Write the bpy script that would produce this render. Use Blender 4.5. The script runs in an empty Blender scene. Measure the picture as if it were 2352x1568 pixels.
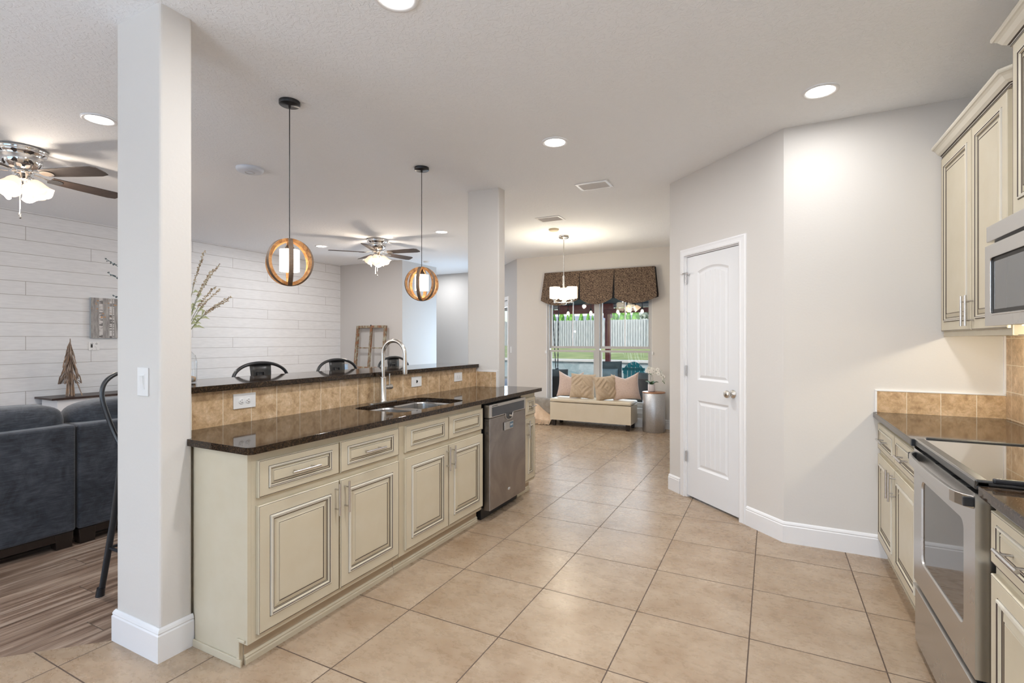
import bpy, math, random
from mathutils import Vector, Matrix
from mathutils.geometry import tessellate_polygon
PI = math.pi
S = bpy.context.scene
C = S.collection

# ---------------------------------------------------------------- camera
cam_d = bpy.data.cameras.new('camera')
cam_d.sensor_width = 36.0
cam_d.lens = 1160.0 / 2352.0 * 36.0
cam_d.shift_y = -3.0 / 2352.0
cam_d.clip_start = 0.02
cam = bpy.data.objects.new('camera', cam_d)
C.objects.link(cam)
cam.location = (0, 0, 1.365)
cam.rotation_euler = (PI / 2, 0, 0.4743)
S.camera = cam

# ---------------------------------------------------------------- exposure, sky, sun, daylight
S.view_settings.view_transform = 'Standard'
S.view_settings.look = 'None'
S.view_settings.gamma = 1.0
S.view_settings.use_curve_mapping = False
S.view_settings.exposure = 0.06
S.cycles.max_bounces = 12
S.cycles.diffuse_bounces = 9
S.cycles.glossy_bounces = 4
S.cycles.transmission_bounces = 6
S.cycles.transparent_max_bounces = 8
S.cycles.caustics_reflective = False
S.cycles.caustics_refractive = False
S.cycles.sample_clamp_indirect = 6.0

W = bpy.data.worlds.new('sky')
S.world = W
W.use_nodes = True
wn = W.node_tree
sky = wn.nodes.new('ShaderNodeTexSky')
sky.sky_type = 'NISHITA'
sky.sun_disc = False
sky.sun_elevation = math.radians(50)
sky.sun_rotation = math.radians(205)
sky.air_density = 1.0
sky.dust_density = 2.0
wn.links.new(sky.outputs[0], wn.nodes['Background'].inputs[0])
wn.nodes['Background'].inputs[1].default_value = 0.36

def light(name, kind, loc, energy, color=(1, 1, 1), size=0.1, rot=(0, 0, 0), size_y=None, parent=None, spot=None):
    d = bpy.data.lights.new(name, kind)
    d.energy = energy
    d.color = color
    if kind == 'AREA':
        if size_y:
            d.shape = 'RECTANGLE'
            d.size = size
            d.size_y = size_y
            if spot:
                d.spread = spot
        else:
            d.shape = 'DISK'
            d.size = size
        if spot:
            d.spread = spot
    elif kind == 'SUN':
        d.angle = size
    else:
        d.shadow_soft_size = size
    o = bpy.data.objects.new(name, d)
    C.objects.link(o)
    o.location = loc
    o.rotation_euler = rot
    if parent:
        o.parent = parent
    return o

light('sun', 'SUN', (0, 0, 20), 1.35, (1.0, 0.95, 0.86), math.radians(1.0), (math.radians(38), 0, math.radians(-25)))
# daylight entering through the tall windows behind the camera and the nook window
light('window_daylight', 'AREA', (-4.2, -2.75, 1.45), 33, (0.42, 0.68, 1.0), 2.6, (PI / 2, 0, 0), 2.1)
light('window_daylight', 'AREA', (-0.6, -2.75, 1.5), 32, (0.42, 0.68, 1.0), 1.7, (PI / 2, 0, 0), 1.6)
# upward fill lights added outside those windows to brighten the ceiling
light('ceiling_fill', 'AREA', (-4.2, -3.25, 0.45), 45, (0.86, 0.93, 1.0), 2.6, (PI / 2 + 1.2, 0, 0), 1.0, spot=1.9)
light('ceiling_fill', 'AREA', (-0.6, -3.25, 0.55), 200, (0.86, 0.93, 1.0), 1.7, (PI / 2 + 1.2, 0, 0), 1.0, spot=1.9)
# added fill light behind the camera, no real fixture, lifts the living room ceiling
light('corner_fill', 'POINT', (-6.6, -1.9, 1.7), 28, (1.0, 0.98, 0.96), 0.03)
# daylight through the glass door of the angled wall
light('door_daylight', 'AREA', (-4.58, 8.78, 1.15), 48, (0.62, 0.80, 1.0), 0.75, (PI / 2, 0, math.radians(135)), 1.7)
light('window_daylight', 'AREA', (-2.54, 8.16, 1.2), 27, (0.80, 0.9, 1.0), 1.7, (-PI / 2, 0, 0), 1.7)

# ---------------------------------------------------------------- material helpers
def sr(r, g, b):
    def f(c):
        c /= 255.0
        return c / 12.92 if c <= 0.04045 else ((c + 0.055) / 1.055) ** 2.4
    return (f(r), f(g), f(b), 1.0)

def newmat(name):
    m = bpy.data.materials.new(name)
    m.use_nodes = True
    return m, m.node_tree, m.node_tree.nodes['Principled BSDF']

def setp(b, **k):
    names = dict(base='Base Color', rough='Roughness', metal='Metallic', spec='Specular IOR Level', coat='Coat Weight',
                 coatr='Coat Roughness', trans='Transmission Weight', ior='IOR', emit='Emission Color', es='Emission Strength',
                 sheen='Sheen Weight', sub='Subsurface Weight', aniso='Anisotropic')
    for a, v in k.items():
        b.inputs[names[a]].default_value = v

def math_node(nt, op, a, b=None, c=None):
    n = nt.nodes.new('ShaderNodeMath')
    n.operation = op
    for i, v in enumerate((a, b, c)):
        if v is None:
            continue
        if isinstance(v, (int, float)):
            n.inputs[i].default_value = v
        else:
            nt.links.new(v, n.inputs[i])
    return n.outputs[0]

def ramp(nt, fac, stops, mode='LINEAR'):
    r = nt.nodes.new('ShaderNodeValToRGB')
    r.color_ramp.interpolation = mode
    e = r.color_ramp.elements
    while len(e) < len(stops):
        e.new(0.5)
    for i, (p, c) in enumerate(stops):
        e[i].position = p
        e[i].color = c
    nt.links.new(fac, r.inputs[0])
    return r.outputs[0]

def mix(nt, fac, a, b, mode='MIX'):
    n = nt.nodes.new('ShaderNodeMix')
    n.data_type = 'RGBA'
    n.blend_type = mode
    for key, v in ((0, fac), (6, a), (7, b)):
        if isinstance(v, (int, float, tuple)):
            n.inputs[key].default_value = v
        else:
            nt.links.new(v, n.inputs[key])
    return n.outputs[2]

def pos(nt, world=True, scale=(1, 1, 1), rot=(0, 0, 0), loc=(0, 0, 0)):
    if world:
        g = nt.nodes.new('ShaderNodeNewGeometry').outputs['Position']
    else:
        g = nt.nodes.new('ShaderNodeTexCoord').outputs['Object']
    m = nt.nodes.new('ShaderNodeMapping')
    m.inputs['Scale'].default_value = scale
    m.inputs['Rotation'].default_value = rot
    m.inputs['Location'].default_value = loc
    nt.links.new(g, m.inputs[0])
    return m.outputs[0]

def sep(nt, v):
    n = nt.nodes.new('ShaderNodeSeparateXYZ')
    nt.links.new(v, n.inputs[0])
    return n.outputs

def noise(nt, vec, scale, detail=3.0, rough=0.5, dist=0.0):
    n = nt.nodes.new('ShaderNodeTexNoise')
    n.inputs['Scale'].default_value = scale
    n.inputs['Detail'].default_value = detail
    n.inputs['Roughness'].default_value = rough
    n.inputs['Distortion'].default_value = dist
    nt.links.new(vec, n.inputs['Vector'])
    return n.outputs[0]

def bump(nt, b, h, strength, dist=0.01, invert=False):
    n = nt.nodes.new('ShaderNodeBump')
    n.inputs['Strength'].default_value = strength
    n.inputs['Distance'].default_value = dist
    n.invert = invert
    nt.links.new(h, n.inputs['Height'])
    nt.links.new(n.outputs[0], b.inputs['Normal'])

def plain(name, col, rough=0.5, nz=None, bmp=None, world=False, **k):
    """a colour with optional second colour mixed in by noise and an optional fine bump"""
    m, nt, b = newmat(name)
    setp(b, base=col, rough=rough, **k)
    if nz:
        c2, sc, det, lo, hi = nz[:5]
        vs = nz[5] if len(nz) > 5 else (1, 1, 1)
        f = noise(nt, pos(nt, world, vs), sc, det)
        o = ramp(nt, f, [(lo, col), (hi, c2)])
        nt.links.new(o, b.inputs['Base Color'])
    if bmp:
        sc, st, di = bmp[:3]
        vs = bmp[3] if len(bmp) > 3 else (1, 1, 1)
        bump(nt, b, noise(nt, pos(nt, world, vs), sc, 3), st, di)
    return m

def emit(name, col, strength):
    m, nt, b = newmat(name)
    setp(b, base=(0.9, 0.9, 0.88, 1), rough=0.4, emit=col, es=strength)
    return m

def glass_thin(name, tint=(1, 1, 1, 1), rough=0.0, refl=1.0):
    m = bpy.data.materials.new(name)
    m.use_nodes = True
    nt = m.node_tree
    nt.nodes.remove(nt.nodes['Principled BSDF'])
    out = nt.nodes['Material Output']
    t = nt.nodes.new('ShaderNodeBsdfTransparent')
    t.inputs[0].default_value = tint
    g = nt.nodes.new('ShaderNodeBsdfGlossy')
    g.inputs['Roughness'].default_value = rough
    fr = nt.nodes.new('ShaderNodeLayerWeight')
    fw = math_node(nt, 'ADD', math_node(nt, 'MULTIPLY', math_node(nt, 'POWER', fr.outputs['Facing'], 4.0), 0.75), 0.05)
    mx = nt.nodes.new('ShaderNodeMixShader')
    nt.links.new(math_node(nt, 'MULTIPLY', fw, refl), mx.inputs[0])
    nt.links.new(t.outputs[0], mx.inputs[1])
    nt.links.new(g.outputs[0], mx.inputs[2])
    nt.links.new(mx.outputs[0], out.inputs[0])
    return m

# ---------------------------------------------------------------- materials
M = {}
M['wall'] = plain('greige_wall_paint', (0.67, 0.645, 0.615, 1), 0.6, bmp=(70, 0.12, 0.004), world=True, spec=0.3)
M['wallgrey'] = plain('grey_wall_paint', (0.54, 0.52, 0.505, 1), 0.6, bmp=(70, 0.12, 0.004), world=True, spec=0.3)
M['trim'] = plain('white_trim_paint', (0.82, 0.82, 0.83, 1), 0.35)
M['door'] = plain('white_door_paint', (0.80, 0.81, 0.83, 1), 0.35)
def m_ceiling():
    m, nt, b = newmat('knockdown_ceiling')
    setp(b, base=(0.895, 0.92, 0.955, 1), rough=0.75, spec=0.2)
    p = pos(nt, True)
    a = noise(nt, p, 26, 4, 0.6, 1.2)
    r = ramp(nt, a, [(0.46, (0, 0, 0, 1)), (0.56, (1, 1, 1, 1))])
    bump(nt, b, r, 0.35, 0.006)
    return m
M['ceiling'] = m_ceiling()

def m_tilefloor():
    m, nt, b = newmat('beige_porcelain_floor_tile')
    p = pos(nt, True)
    x, y, z = sep(nt, p)
    t = 0.5133
    fx = math_node(nt, 'FRACT', math_node(nt, 'DIVIDE', math_node(nt, 'ADD', x, 1.1165 + 40 * t), t))
    fy = math_node(nt, 'FRACT', math_node(nt, 'DIVIDE', math_node(nt, 'ADD', y, -2.0378 + 40 * t), t))
    ix = math_node(nt, 'FLOOR', math_node(nt, 'DIVIDE', math_node(nt, 'ADD', x, 1.1165 + 40 * t), t))
    iy = math_node(nt, 'FLOOR', math_node(nt, 'DIVIDE', math_node(nt, 'ADD', y, -2.0378 + 40 * t), t))
    dx = math_node(nt, 'ABSOLUTE', math_node(nt, 'SUBTRACT', fx, 0.5))
    dy = math_node(nt, 'ABSOLUTE', math_node(nt, 'SUBTRACT', fy, 0.5))
    d = math_node(nt, 'MAXIMUM', dx, dy)
    g = math_node(nt, 'GREATER_THAN', d, 0.5 - 0.0028 / t)
    wn_ = nt.nodes.new('ShaderNodeTexWhiteNoise')
    cb = nt.nodes.new('ShaderNodeCombineXYZ')
    nt.links.new(ix, cb.inputs[0]); nt.links.new(iy, cb.inputs[1])
    nt.links.new(cb.outputs[0], wn_.inputs['Vector'])
    off = nt.nodes.new('ShaderNodeVectorMath'); off.operation = 'MULTIPLY_ADD'
    nt.links.new(wn_.outputs['Color'], off.inputs[0]); off.inputs[1].default_value = (9, 9, 9)
    nt.links.new(p, off.inputs[2])
    n1 = noise(nt, off.outputs[0], 3.6, 9, 0.66, 0.15)
    mp = nt.nodes.new('ShaderNodeMapping'); mp.inputs['Scale'].default_value = (1.0, 1.7, 1)
    nt.links.new(off.outputs[0], mp.inputs[0])
    n2 = noise(nt, mp.outputs[0], 17, 9, 0.72, 0.25)
    c1 = ramp(nt, n1, [(0.28, (0.30, 0.205, 0.128, 1)), (0.72, (0.455, 0.358, 0.262, 1))])
    c2 = ramp(nt, n2, [(0.2, (0.80, 0.76, 0.72, 1)), (0.8, (1.16, 1.17, 1.18, 1))])
    c = mix(nt, 0.6, c1, c2, 'MULTIPLY')
    col = mix(nt, g, c, (0.085, 0.055, 0.038, 1))
    nt.links.new(col, b.inputs['Base Color'])
    rg = math_node(nt, 'ADD', math_node(nt, 'MULTIPLY', n2, 0.16), 0.20)
    nt.links.new(math_node(nt, 'MAXIMUM', rg, math_node(nt, 'MULTIPLY', g, 0.7)), b.inputs['Roughness'])
    hh = math_node(nt, 'SUBTRACT', math_node(nt, 'MULTIPLY', n2, 0.12), g)
    bump(nt, b, hh, 0.35, 0.003)
    return m
M['tile'] = m_tilefloor()

def m_wood_floor():
    m, nt, b = newmat('streaky_wood_plank_floor')
    p = pos(nt, True)
    x, y, z = sep(nt, p)
    w, L = 0.155, 1.22
    rx = math_node(nt, 'DIVIDE', math_node(nt, 'ADD', x, 20), w)
    ix = math_node(nt, 'FLOOR', rx)
    fx = math_node(nt, 'FRACT', rx)
    sh = math_node(nt, 'FRACT', math_node(nt, 'MULTIPLY', ix, 0.377))
    ry = math_node(nt, 'ADD', math_node(nt, 'DIVIDE', math_node(nt, 'ADD', y, 20.15), L), sh)
    iy = math_node(nt, 'FLOOR', ry)
    fy = math_node(nt, 'FRACT', ry)
    g = math_node(nt, 'MAXIMUM', math_node(nt, 'GREATER_THAN', math_node(nt, 'ABSOLUTE', math_node(nt, 'SUBTRACT', fx, 0.5)), 0.5 - 0.0012 / w),
                  math_node(nt, 'GREATER_THAN', math_node(nt, 'ABSOLUTE', math_node(nt, 'SUBTRACT', fy, 0.5)), 0.5 - 0.0018 / L))
    wn_ = nt.nodes.new('ShaderNodeTexWhiteNoise')
    cb = nt.nodes.new('ShaderNodeCombineXYZ')
    nt.links.new(ix, cb.inputs[0]); nt.links.new(iy, cb.inputs[1])
    nt.links.new(cb.outputs[0], wn_.inputs['Vector'])
    off = nt.nodes.new('ShaderNodeVectorMath'); off.operation = 'MULTIPLY_ADD'
    nt.links.new(wn_.outputs['Color'], off.inputs[0]); off.inputs[1].default_value = (7, 7, 7)
    nt.links.new(p, off.inputs[2])
    mp = nt.nodes.new('ShaderNodeMapping'); mp.inputs['Scale'].default_value = (16, 0.9, 1)
    nt.links.new(off.outputs[0], mp.inputs[0])
    n1 = noise(nt, mp.outputs[0], 1.6, 5, 0.55, 0.5)
    mp2 = nt.nodes.new('ShaderNodeMapping'); mp2.inputs['Scale'].default_value = (60, 2.2, 1)
    nt.links.new(off.outputs[0], mp2.inputs[0])
    n2 = noise(nt, mp2.outputs[0], 2.2, 4, 0.6)
    c = ramp(nt, n1, [(0.28, (0.085, 0.05, 0.032, 1)), (0.42, (0.185, 0.12, 0.083, 1)), (0.54, (0.30, 0.215, 0.16, 1)), (0.70, (0.52, 0.42, 0.335, 1))])
    c = mix(nt, 0.5, c, ramp(nt, n2, [(0.3, (0.6, 0.56, 0.53, 1)), (0.7, (1.25, 1.22, 1.2, 1))]), 'MULTIPLY')
    c = mix(nt, g, c, (0.10, 0.075, 0.058, 1))
    nt.links.new(c, b.inputs['Base Color'])
    setp(b, rough=0.34)
    bump(nt, b, math_node(nt, 'SUBTRACT', math_node(nt, 'MULTIPLY', n2, 0.15), g), 0.3, 0.002)
    return m
M['wood_floor'] = m_wood_floor()

def m_shiplap():
    m, nt, b = newmat('white_shiplap_boards')
    p = pos(nt, True)
    x, y, z = sep(nt, p)
    rz = math_node(nt, 'DIVIDE', math_node(nt, 'SUBTRACT', z, 1.407 - 0.153 * 20), 0.153)
    iz = math_node(nt, 'FLOOR', rz)
    fz = math_node(nt, 'FRACT', rz)
    k = math_node(nt, 'MODULO', math_node(nt, 'SUBTRACT', 47, iz), 4)
    yy = math_node(nt, 'SUBTRACT', math_node(nt, 'SUBTRACT', y, 2.531 - 2.432 * 4), math_node(nt, 'MULTIPLY', k, 0.608))
    fy = math_node(nt, 'FRACT', math_node(nt, 'DIVIDE', yy, 2.432))
    gz = math_node(nt, 'GREATER_THAN', math_node(nt, 'ABSOLUTE', math_node(nt, 'SUBTRACT', fz, 0.5)), 0.5 - 0.0019 / 0.153)
    gy = math_node(nt, 'GREATER_THAN', math_node(nt, 'ABSOLUTE', math_node(nt, 'SUBTRACT', fy, 0.5)), 0.5 - 0.002 / 2.432)
    g = math_node(nt, 'MAXIMUM', gz, gy)
    n = noise(nt, pos(nt, True, (1, 1.5, 12)), 6, 4)
    c = ramp(nt, n, [(0.3, (0.72, 0.725, 0.74, 1)), (0.7, (0.79, 0.795, 0.81, 1))])
    nt.links.new(mix(nt, g, c, (0.30, 0.27, 0.25, 1)), b.inputs['Base Color'])
    setp(b, rough=0.45)
    bump(nt, b, g, 0.5, 0.003, True)
    return m
M['shiplap'] = m_shiplap()

def m_backsplash(name, axis, off, tw, zoff, th, grout=(0.80, 0.72, 0.58, 1), gw=0.0017):
    m, nt, b = newmat(name)
    p = pos(nt, True)
    s = sep(nt, p)
    a = s[axis]
    r = math_node(nt, 'DIVIDE', math_node(nt, 'ADD', a, 20 * tw - off), tw)
    f = math_node(nt, 'FRACT', r)
    i1 = math_node(nt, 'FLOOR', r)
    g = math_node(nt, 'GREATER_THAN', math_node(nt, 'ABSOLUTE', math_node(nt, 'SUBTRACT', f, 0.5)), 0.5 - gw / tw)
    rz = math_node(nt, 'DIVIDE', math_node(nt, 'SUBTRACT', s[2], zoff - th * 10), th)
    fz = math_node(nt, 'FRACT', rz)
    i2 = math_node(nt, 'FLOOR', rz)
    g2 = math_node(nt, 'GREATER_THAN', math_node(nt, 'ABSOLUTE', math_node(nt, 'SUBTRACT', fz, 0.5)), 0.5 - gw / th)
    g = math_node(nt, 'MAXIMUM', g, g2)
    wn_ = nt.nodes.new('ShaderNodeTexWhiteNoise')
    cb = nt.nodes.new('ShaderNodeCombineXYZ')
    nt.links.new(i1, cb.inputs[0]); nt.links.new(i2, cb.inputs[1])
    nt.links.new(cb.outputs[0], wn_.inputs['Vector'])
    o = nt.nodes.new('ShaderNodeVectorMath'); o.operation = 'MULTIPLY_ADD'
    nt.links.new(wn_.outputs['Color'], o.inputs[0]); o.inputs[1].default_value = (5, 5, 5)
    nt.links.new(p, o.inputs[2])
    n1 = noise(nt, o.outputs[0], 17, 9, 0.72, 0.35)
    n2 = noise(nt, o.outputs[0], 70, 4, 0.7, 0.5)
    c = ramp(nt, n1, [(0.30, (0.34, 0.215, 0.115, 1)), (0.48, (0.56, 0.39, 0.225, 1)), (0.60, (0.68, 0.50, 0.32, 1)), (0.72, (0.80, 0.68, 0.52, 1))])
    c = mix(nt, 0.5, c, ramp(nt, n2, [(0.3, (0.68, 0.63, 0.58, 1)), (0.65, (1.12, 1.1, 1.08, 1))]), 'MULTIPLY')
    nt.links.new(mix(nt, g, c, grout), b.inputs['Base Color'])
    setp(b, rough=0.30)
    bump(nt, b, g, 0.4, 0.002, True)
    return m
M['bs'] = m_backsplash('tan_stone_wall_tile', 1, 1.641, 0.1595, 0.90, 0.40)
M['bsx'] = m_backsplash('tan_stone_wall_tile_end', 0, -2.512, 0.1595, 0.90, 0.40)
M['bsr'] = m_backsplash('tan_stone_splash_tile', 0, 0.741, 0.1645, 0.88, 0.40)
M['bsw'] = m_backsplash('tan_stone_range_tile', 1, 3.80, 0.152, 0.92, 0.152)

def m_granite(name, c0, c1, c2):
    m, nt, b = newmat(name)
    p = pos(nt, True)
    n1 = noise(nt, p, 130, 5, 0.7)
    n2 = noise(nt, p, 420, 3, 0.6)
    v = nt.nodes.new('ShaderNodeTexVoronoi')
    v.inputs['Scale'].default_value = 190
    nt.links.new(p, v.inputs['Vector'])
    f = math_node(nt, 'ADD', math_node(nt, 'MULTIPLY', n1, 0.7), math_node(nt, 'MULTIPLY', n2, 0.35))
    c = ramp(nt, f, [(0.40, c0), (0.55, c1), (0.66, c2)])
    c = mix(nt, math_node(nt, 'LESS_THAN', v.outputs['Distance'], 0.14), c, (0.16, 0.13, 0.11, 1))
    nt.links.new(c, b.inputs['Base Color'])
    setp(b, rough=0.06, spec=0.25)
    return m
M['granite'] = m_granite('dark_brown_granite', (0.008, 0.006, 0.005, 1), (0.028, 0.017, 0.010, 1), (0.115, 0.068, 0.035, 1))

M['cream'] = plain('cream_cabinet_paint', (0.56, 0.50, 0.375, 1), 0.38, nz=((0.585, 0.53, 0.41, 1), 9, 4, 0.35, 0.7))
M['glaze'] = plain('dark_glaze_line', (0.055, 0.035, 0.026, 1), 0.5)
M['creamhi'] = plain('cream_moulding_paint', (0.66, 0.62, 0.53, 1), 0.33)
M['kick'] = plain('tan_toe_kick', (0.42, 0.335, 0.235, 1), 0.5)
def m_steel(name, col, rough, vs=(1, 1, 1), sc=5, smudge=0.0):
    m, nt, b = newmat(name)
    setp(b, base=col, metal=1.0, rough=rough)
    n = noise(nt, pos(nt, False, vs), sc, 4)
    r = math_node(nt, 'ADD', math_node(nt, 'MULTIPLY', n, 0.03), rough - 0.015)
    if smudge:
        n2 = noise(nt, pos(nt, False, (1, 1, 1)), 2.2, 5, 0.6, 2.0)
        r = math_node(nt, 'ADD', r, math_node(nt, 'MULTIPLY', n2, smudge))
        nt.links.new(ramp(nt, n2, [(0.35, tuple(c * 0.72 for c in col[:3]) + (1,)), (0.65, col)]), b.inputs['Base Color'])
    nt.links.new(r, b.inputs['Roughness'])
    return m
M['steel'] = m_steel('brushed_stainless_steel', (0.56, 0.55, 0.54, 1), 0.27)
M['dwsteel'] = m_steel('smudged_stainless_steel', (0.40, 0.37, 0.355, 1), 0.25, smudge=0.12)
M['nickel'] = m_steel('brushed_nickel', (0.62, 0.59, 0.55, 1), 0.24, (1, 1, 1), 40)
M['pull'] = m_steel('satin_steel_pull', (0.66, 0.64, 0.63, 1), 0.25, (1, 1, 1), 40)
M['chrome'] = plain('polished_chrome', (0.72, 0.71, 0.70, 1), 0.07, metal=1.0)
M['black'] = plain('black_plastic', (0.012, 0.012, 0.014, 1), 0.35)
M['blackmetal'] = plain('black_metal', (0.022, 0.024, 0.028, 1), 0.28, spec=0.6)
M['gunmetal'] = plain('dark_gunmetal_steel', (0.06, 0.06, 0.062, 1), 0.32, metal=0.6)
M['bluedark'] = plain('dark_painted_side', (0.012, 0.018, 0.032, 1), 0.3)
M['ovenglass'] = plain('dark_oven_glass', (0.05, 0.045, 0.042, 1), 0.04, spec=0.8)
M['cookglass'] = plain('black_ceramic_glass', (0.010, 0.010, 0.010, 1), 0.03, spec=1.0, coat=1.0, coatr=0.02)
M['mwglass'] = plain('grey_microwave_glass', (0.10, 0.105, 0.11, 1), 0.12, spec=0.8)
M['plate'] = plain('white_plastic', (0.80, 0.80, 0.80, 1), 0.3)
M['slot'] = plain('dark_slot', (0.03, 0.028, 0.026, 1), 0.6)
M['glass'] = glass_thin('window_glass', (0.94, 0.98, 0.99, 1), 0.0, 1.0)
M['bottleglass'] = glass_thin('clear_bottle_glass', (0.965, 0.975, 0.98, 1), 0.03, 1.0)
M['alu'] = plain('grey_window_frame', (0.50, 0.49, 0.48, 1), 0.35)
def m_hoop():
    m, nt, b = newmat('knotty_wood_hoop')
    p = pos(nt, False)
    n = noise(nt, p, 22, 6, 0.65, 1.0)
    c = ramp(nt, n, [(0.30, (0.13, 0.055, 0.018, 1)), (0.45, (0.40, 0.19, 0.065, 1)), (0.65, (0.60, 0.34, 0.14, 1))])
    nt.links.new(c, b.inputs['Base Color'])
    setp(b, rough=0.5)
    return m
M['hoop'] = m_hoop()
M['hoopedge'] = plain('grey_brown_hoop_edge', (0.13, 0.085, 0.055, 1), 0.6, nz=((0.24, 0.165, 0.115, 1), 25, 4, 0.3, 0.7))
M['shade'] = emit('glowing_white_shade', (1.0, 0.86, 0.66, 1), 7.0)
M['fanshade'] = emit('glowing_frosted_glass', (1.0, 0.62, 0.34, 1), 0.75)
M['chandshade'] = emit('glowing_chandelier_shade', (1.0, 0.84, 0.60, 1), 9.0)
M['canlens'] = emit('lit_downlight_lens', (1.0, 0.96, 0.90, 1), 9.0)
M['hoodlens'] = emit('lit_hood_lens', (1.0, 0.86, 0.58, 1), 3.0)
M['cord'] = plain('black_cord', (0.012, 0.012, 0.013, 1), 0.4)
M['blade'] = plain('dark_fan_blade', (0.035, 0.025, 0.021, 1), 0.5, nz=((0.07, 0.05, 0.042, 1), 14, 4, 0.3, 0.7, (1, 12, 1)))
def m_sofa():
    m, nt, b = newmat('charcoal_velvet')
    p = pos(nt, False)
    n1 = noise(nt, p, 7, 6, 0.7, 0.8)
    n2 = noise(nt, pos(nt, False, (8, 1, 22)), 9, 4, 0.6)
    f = math_node(nt, 'ADD', math_node(nt, 'MULTIPLY', n1, 0.55), math_node(nt, 'MULTIPLY', n2, 0.45))
    c = ramp(nt, f, [(0.38, (0.010, 0.012, 0.017, 1)), (0.5, (0.028, 0.034, 0.046, 1)), (0.62, (0.062, 0.068, 0.082, 1))])
    nt.links.new(c, b.inputs['Base Color'])
    setp(b, rough=0.8, sheen=0.25)
    bump(nt, b, n1, 0.3, 0.01)
    return m
M['sofa'] = m_sofa()
M['espresso'] = plain('espresso_wood', (0.020, 0.013, 0.010, 1), 0.3)
M['darkwood'] = plain('dark_brown_table_top', (0.035, 0.018, 0.014, 1), 0.35)
M['leather'] = plain('cream_leather', (0.66, 0.58, 0.44, 1), 0.36, nz=((0.70, 0.62, 0.49, 1), 5, 4, 0.3, 0.7), bmp=(90, 0.15, 0.003))
def m_pillow_print():
    m, nt, b = newmat('blush_spotted_fabric')
    p = pos(nt, False)
    v = nt.nodes.new('ShaderNodeTexVoronoi')
    v.feature = 'DISTANCE_TO_EDGE'
    v.inputs['Scale'].default_value = 85
    nt.links.new(p, v.inputs['Vector'])
    c = ramp(nt, v.outputs['Distance'], [(0.04, (0.50, 0.37, 0.31, 1)), (0.14, (0.66, 0.52, 0.45, 1))])
    nt.links.new(c, b.inputs['Base Color'])
    setp(b, rough=0.7, sheen=0.3)
    return m
M['blush'] = m_pillow_print()
M['knit'] = plain('tan_woven_fabric', (0.50, 0.385, 0.27, 1), 0.85, nz=((0.56, 0.44, 0.32, 1), 60, 3, 0.35, 0.65))
M['throw'] = plain('peach_throw_fabric', (0.66, 0.48, 0.33, 1), 0.85, nz=((0.72, 0.55, 0.40, 1), 30, 3, 0.35, 0.65))
M['greyfab'] = plain('grey_brown_fabric', (0.24, 0.21, 0.18, 1), 0.85, nz=((0.33, 0.30, 0.26, 1), 14, 4, 0.35, 0.65))
def m_galv():
    m, nt, b = newmat('hammered_galvanised_metal')
    v = nt.nodes.new('ShaderNodeTexVoronoi')
    v.inputs['Scale'].default_value = 110
    nt.links.new(pos(nt, False), v.inputs['Vector'])
    c = ramp(nt, v.outputs['Distance'], [(0.1, (0.47, 0.48, 0.50, 1)), (0.6, (0.58, 0.59, 0.61, 1))])
    nt.links.new(c, b.inputs['Base Color'])
    setp(b, rough=0.36, metal=0.9)
    bump(nt, b, v.outputs['Distance'], 0.35, 0.004)
    return m
M['galv'] = m_galv()
def m_valance():
    m, nt, b = newmat('brown_leaf_pattern_fabric')
    p = pos(nt, False)
    w1 = nt.nodes.new('ShaderNodeTexWave')
    w1.inputs['Scale'].default_value = 14
    w1.inputs['Distortion'].default_value = 12
    w1.inputs['Detail'].default_value = 2
    w1.inputs['Detail Scale'].default_value = 2.7
    w1.bands_direction = 'DIAGONAL'
    nt.links.new(p, w1.inputs['Vector'])
    c = ramp(nt, w1.outputs['Fac'], [(0.35, (0.050, 0.028, 0.020, 1)), (0.62, (0.20, 0.14, 0.092, 1))])
    nt.links.new(c, b.inputs['Base Color'])
    setp(b, rough=0.8)
    return m
M['valance'] = m_valance()
M['navy'] = plain('black_pleat_fabric', (0.015, 0.016, 0.02, 1), 0.8)
def m_oldpaint():
    m, nt, b = newmat('peeling_painted_wood')
    n = noise(nt, pos(nt, False, (3, 1, 1)), 9, 6, 0.7)
    c = ramp(nt, n, [(0.40, (0.26, 0.10, 0.045, 1)), (0.50, (0.17, 0.12, 0.075, 1)), (0.58, (0.36, 0.34, 0.26, 1))])
    nt.links.new(c, b.inputs['Base Color'])
    setp(b, rough=0.7)
    return m
M['oldpaint'] = m_oldpaint()
M['twig'] = plain('driftwood_grey', (0.16, 0.105, 0.075, 1), 0.8, nz=((0.34, 0.27, 0.22, 1), 18, 4, 0.35, 0.65))
M['twiglight'] = plain('driftwood_tan', (0.42, 0.27, 0.17, 1), 0.8, nz=((0.30, 0.24, 0.20, 1), 18, 4, 0.35, 0.65))
M['stem'] = plain('dry_green_stem', (0.20, 0.22, 0.13, 1), 0.7)
M['leafpale'] = plain('pale_sage_leaf', (0.42, 0.46, 0.27, 1), 0.6)
M['bud'] = plain('tan_seed_bud', (0.26, 0.17, 0.10, 1), 0.8, nz=((0.60, 0.52, 0.40, 1), 60, 2, 0.4, 0.6))
M['teal'] = plain('teal_dyed_stem', (0.02, 0.16, 0.17, 1), 0.6)
M['budgrey'] = plain('grey_seed_bud', (0.10, 0.12, 0.13, 1), 0.8)
M['stones'] = plain('amber_and_grey_stones', (0.42, 0.24, 0.09, 1), 0.4, nz=((0.30, 0.31, 0.32, 1), 45, 3, 0.4, 0.6))
M['petal'] = plain('white_orchid_petal', (0.85, 0.83, 0.78, 1), 0.5, sub=0.1)
M['leafdark'] = plain('dark_green_leaf', (0.02, 0.07, 0.03, 1), 0.35, nz=((0.06, 0.16, 0.04, 1), 20, 3, 0.35, 0.65))
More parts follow.
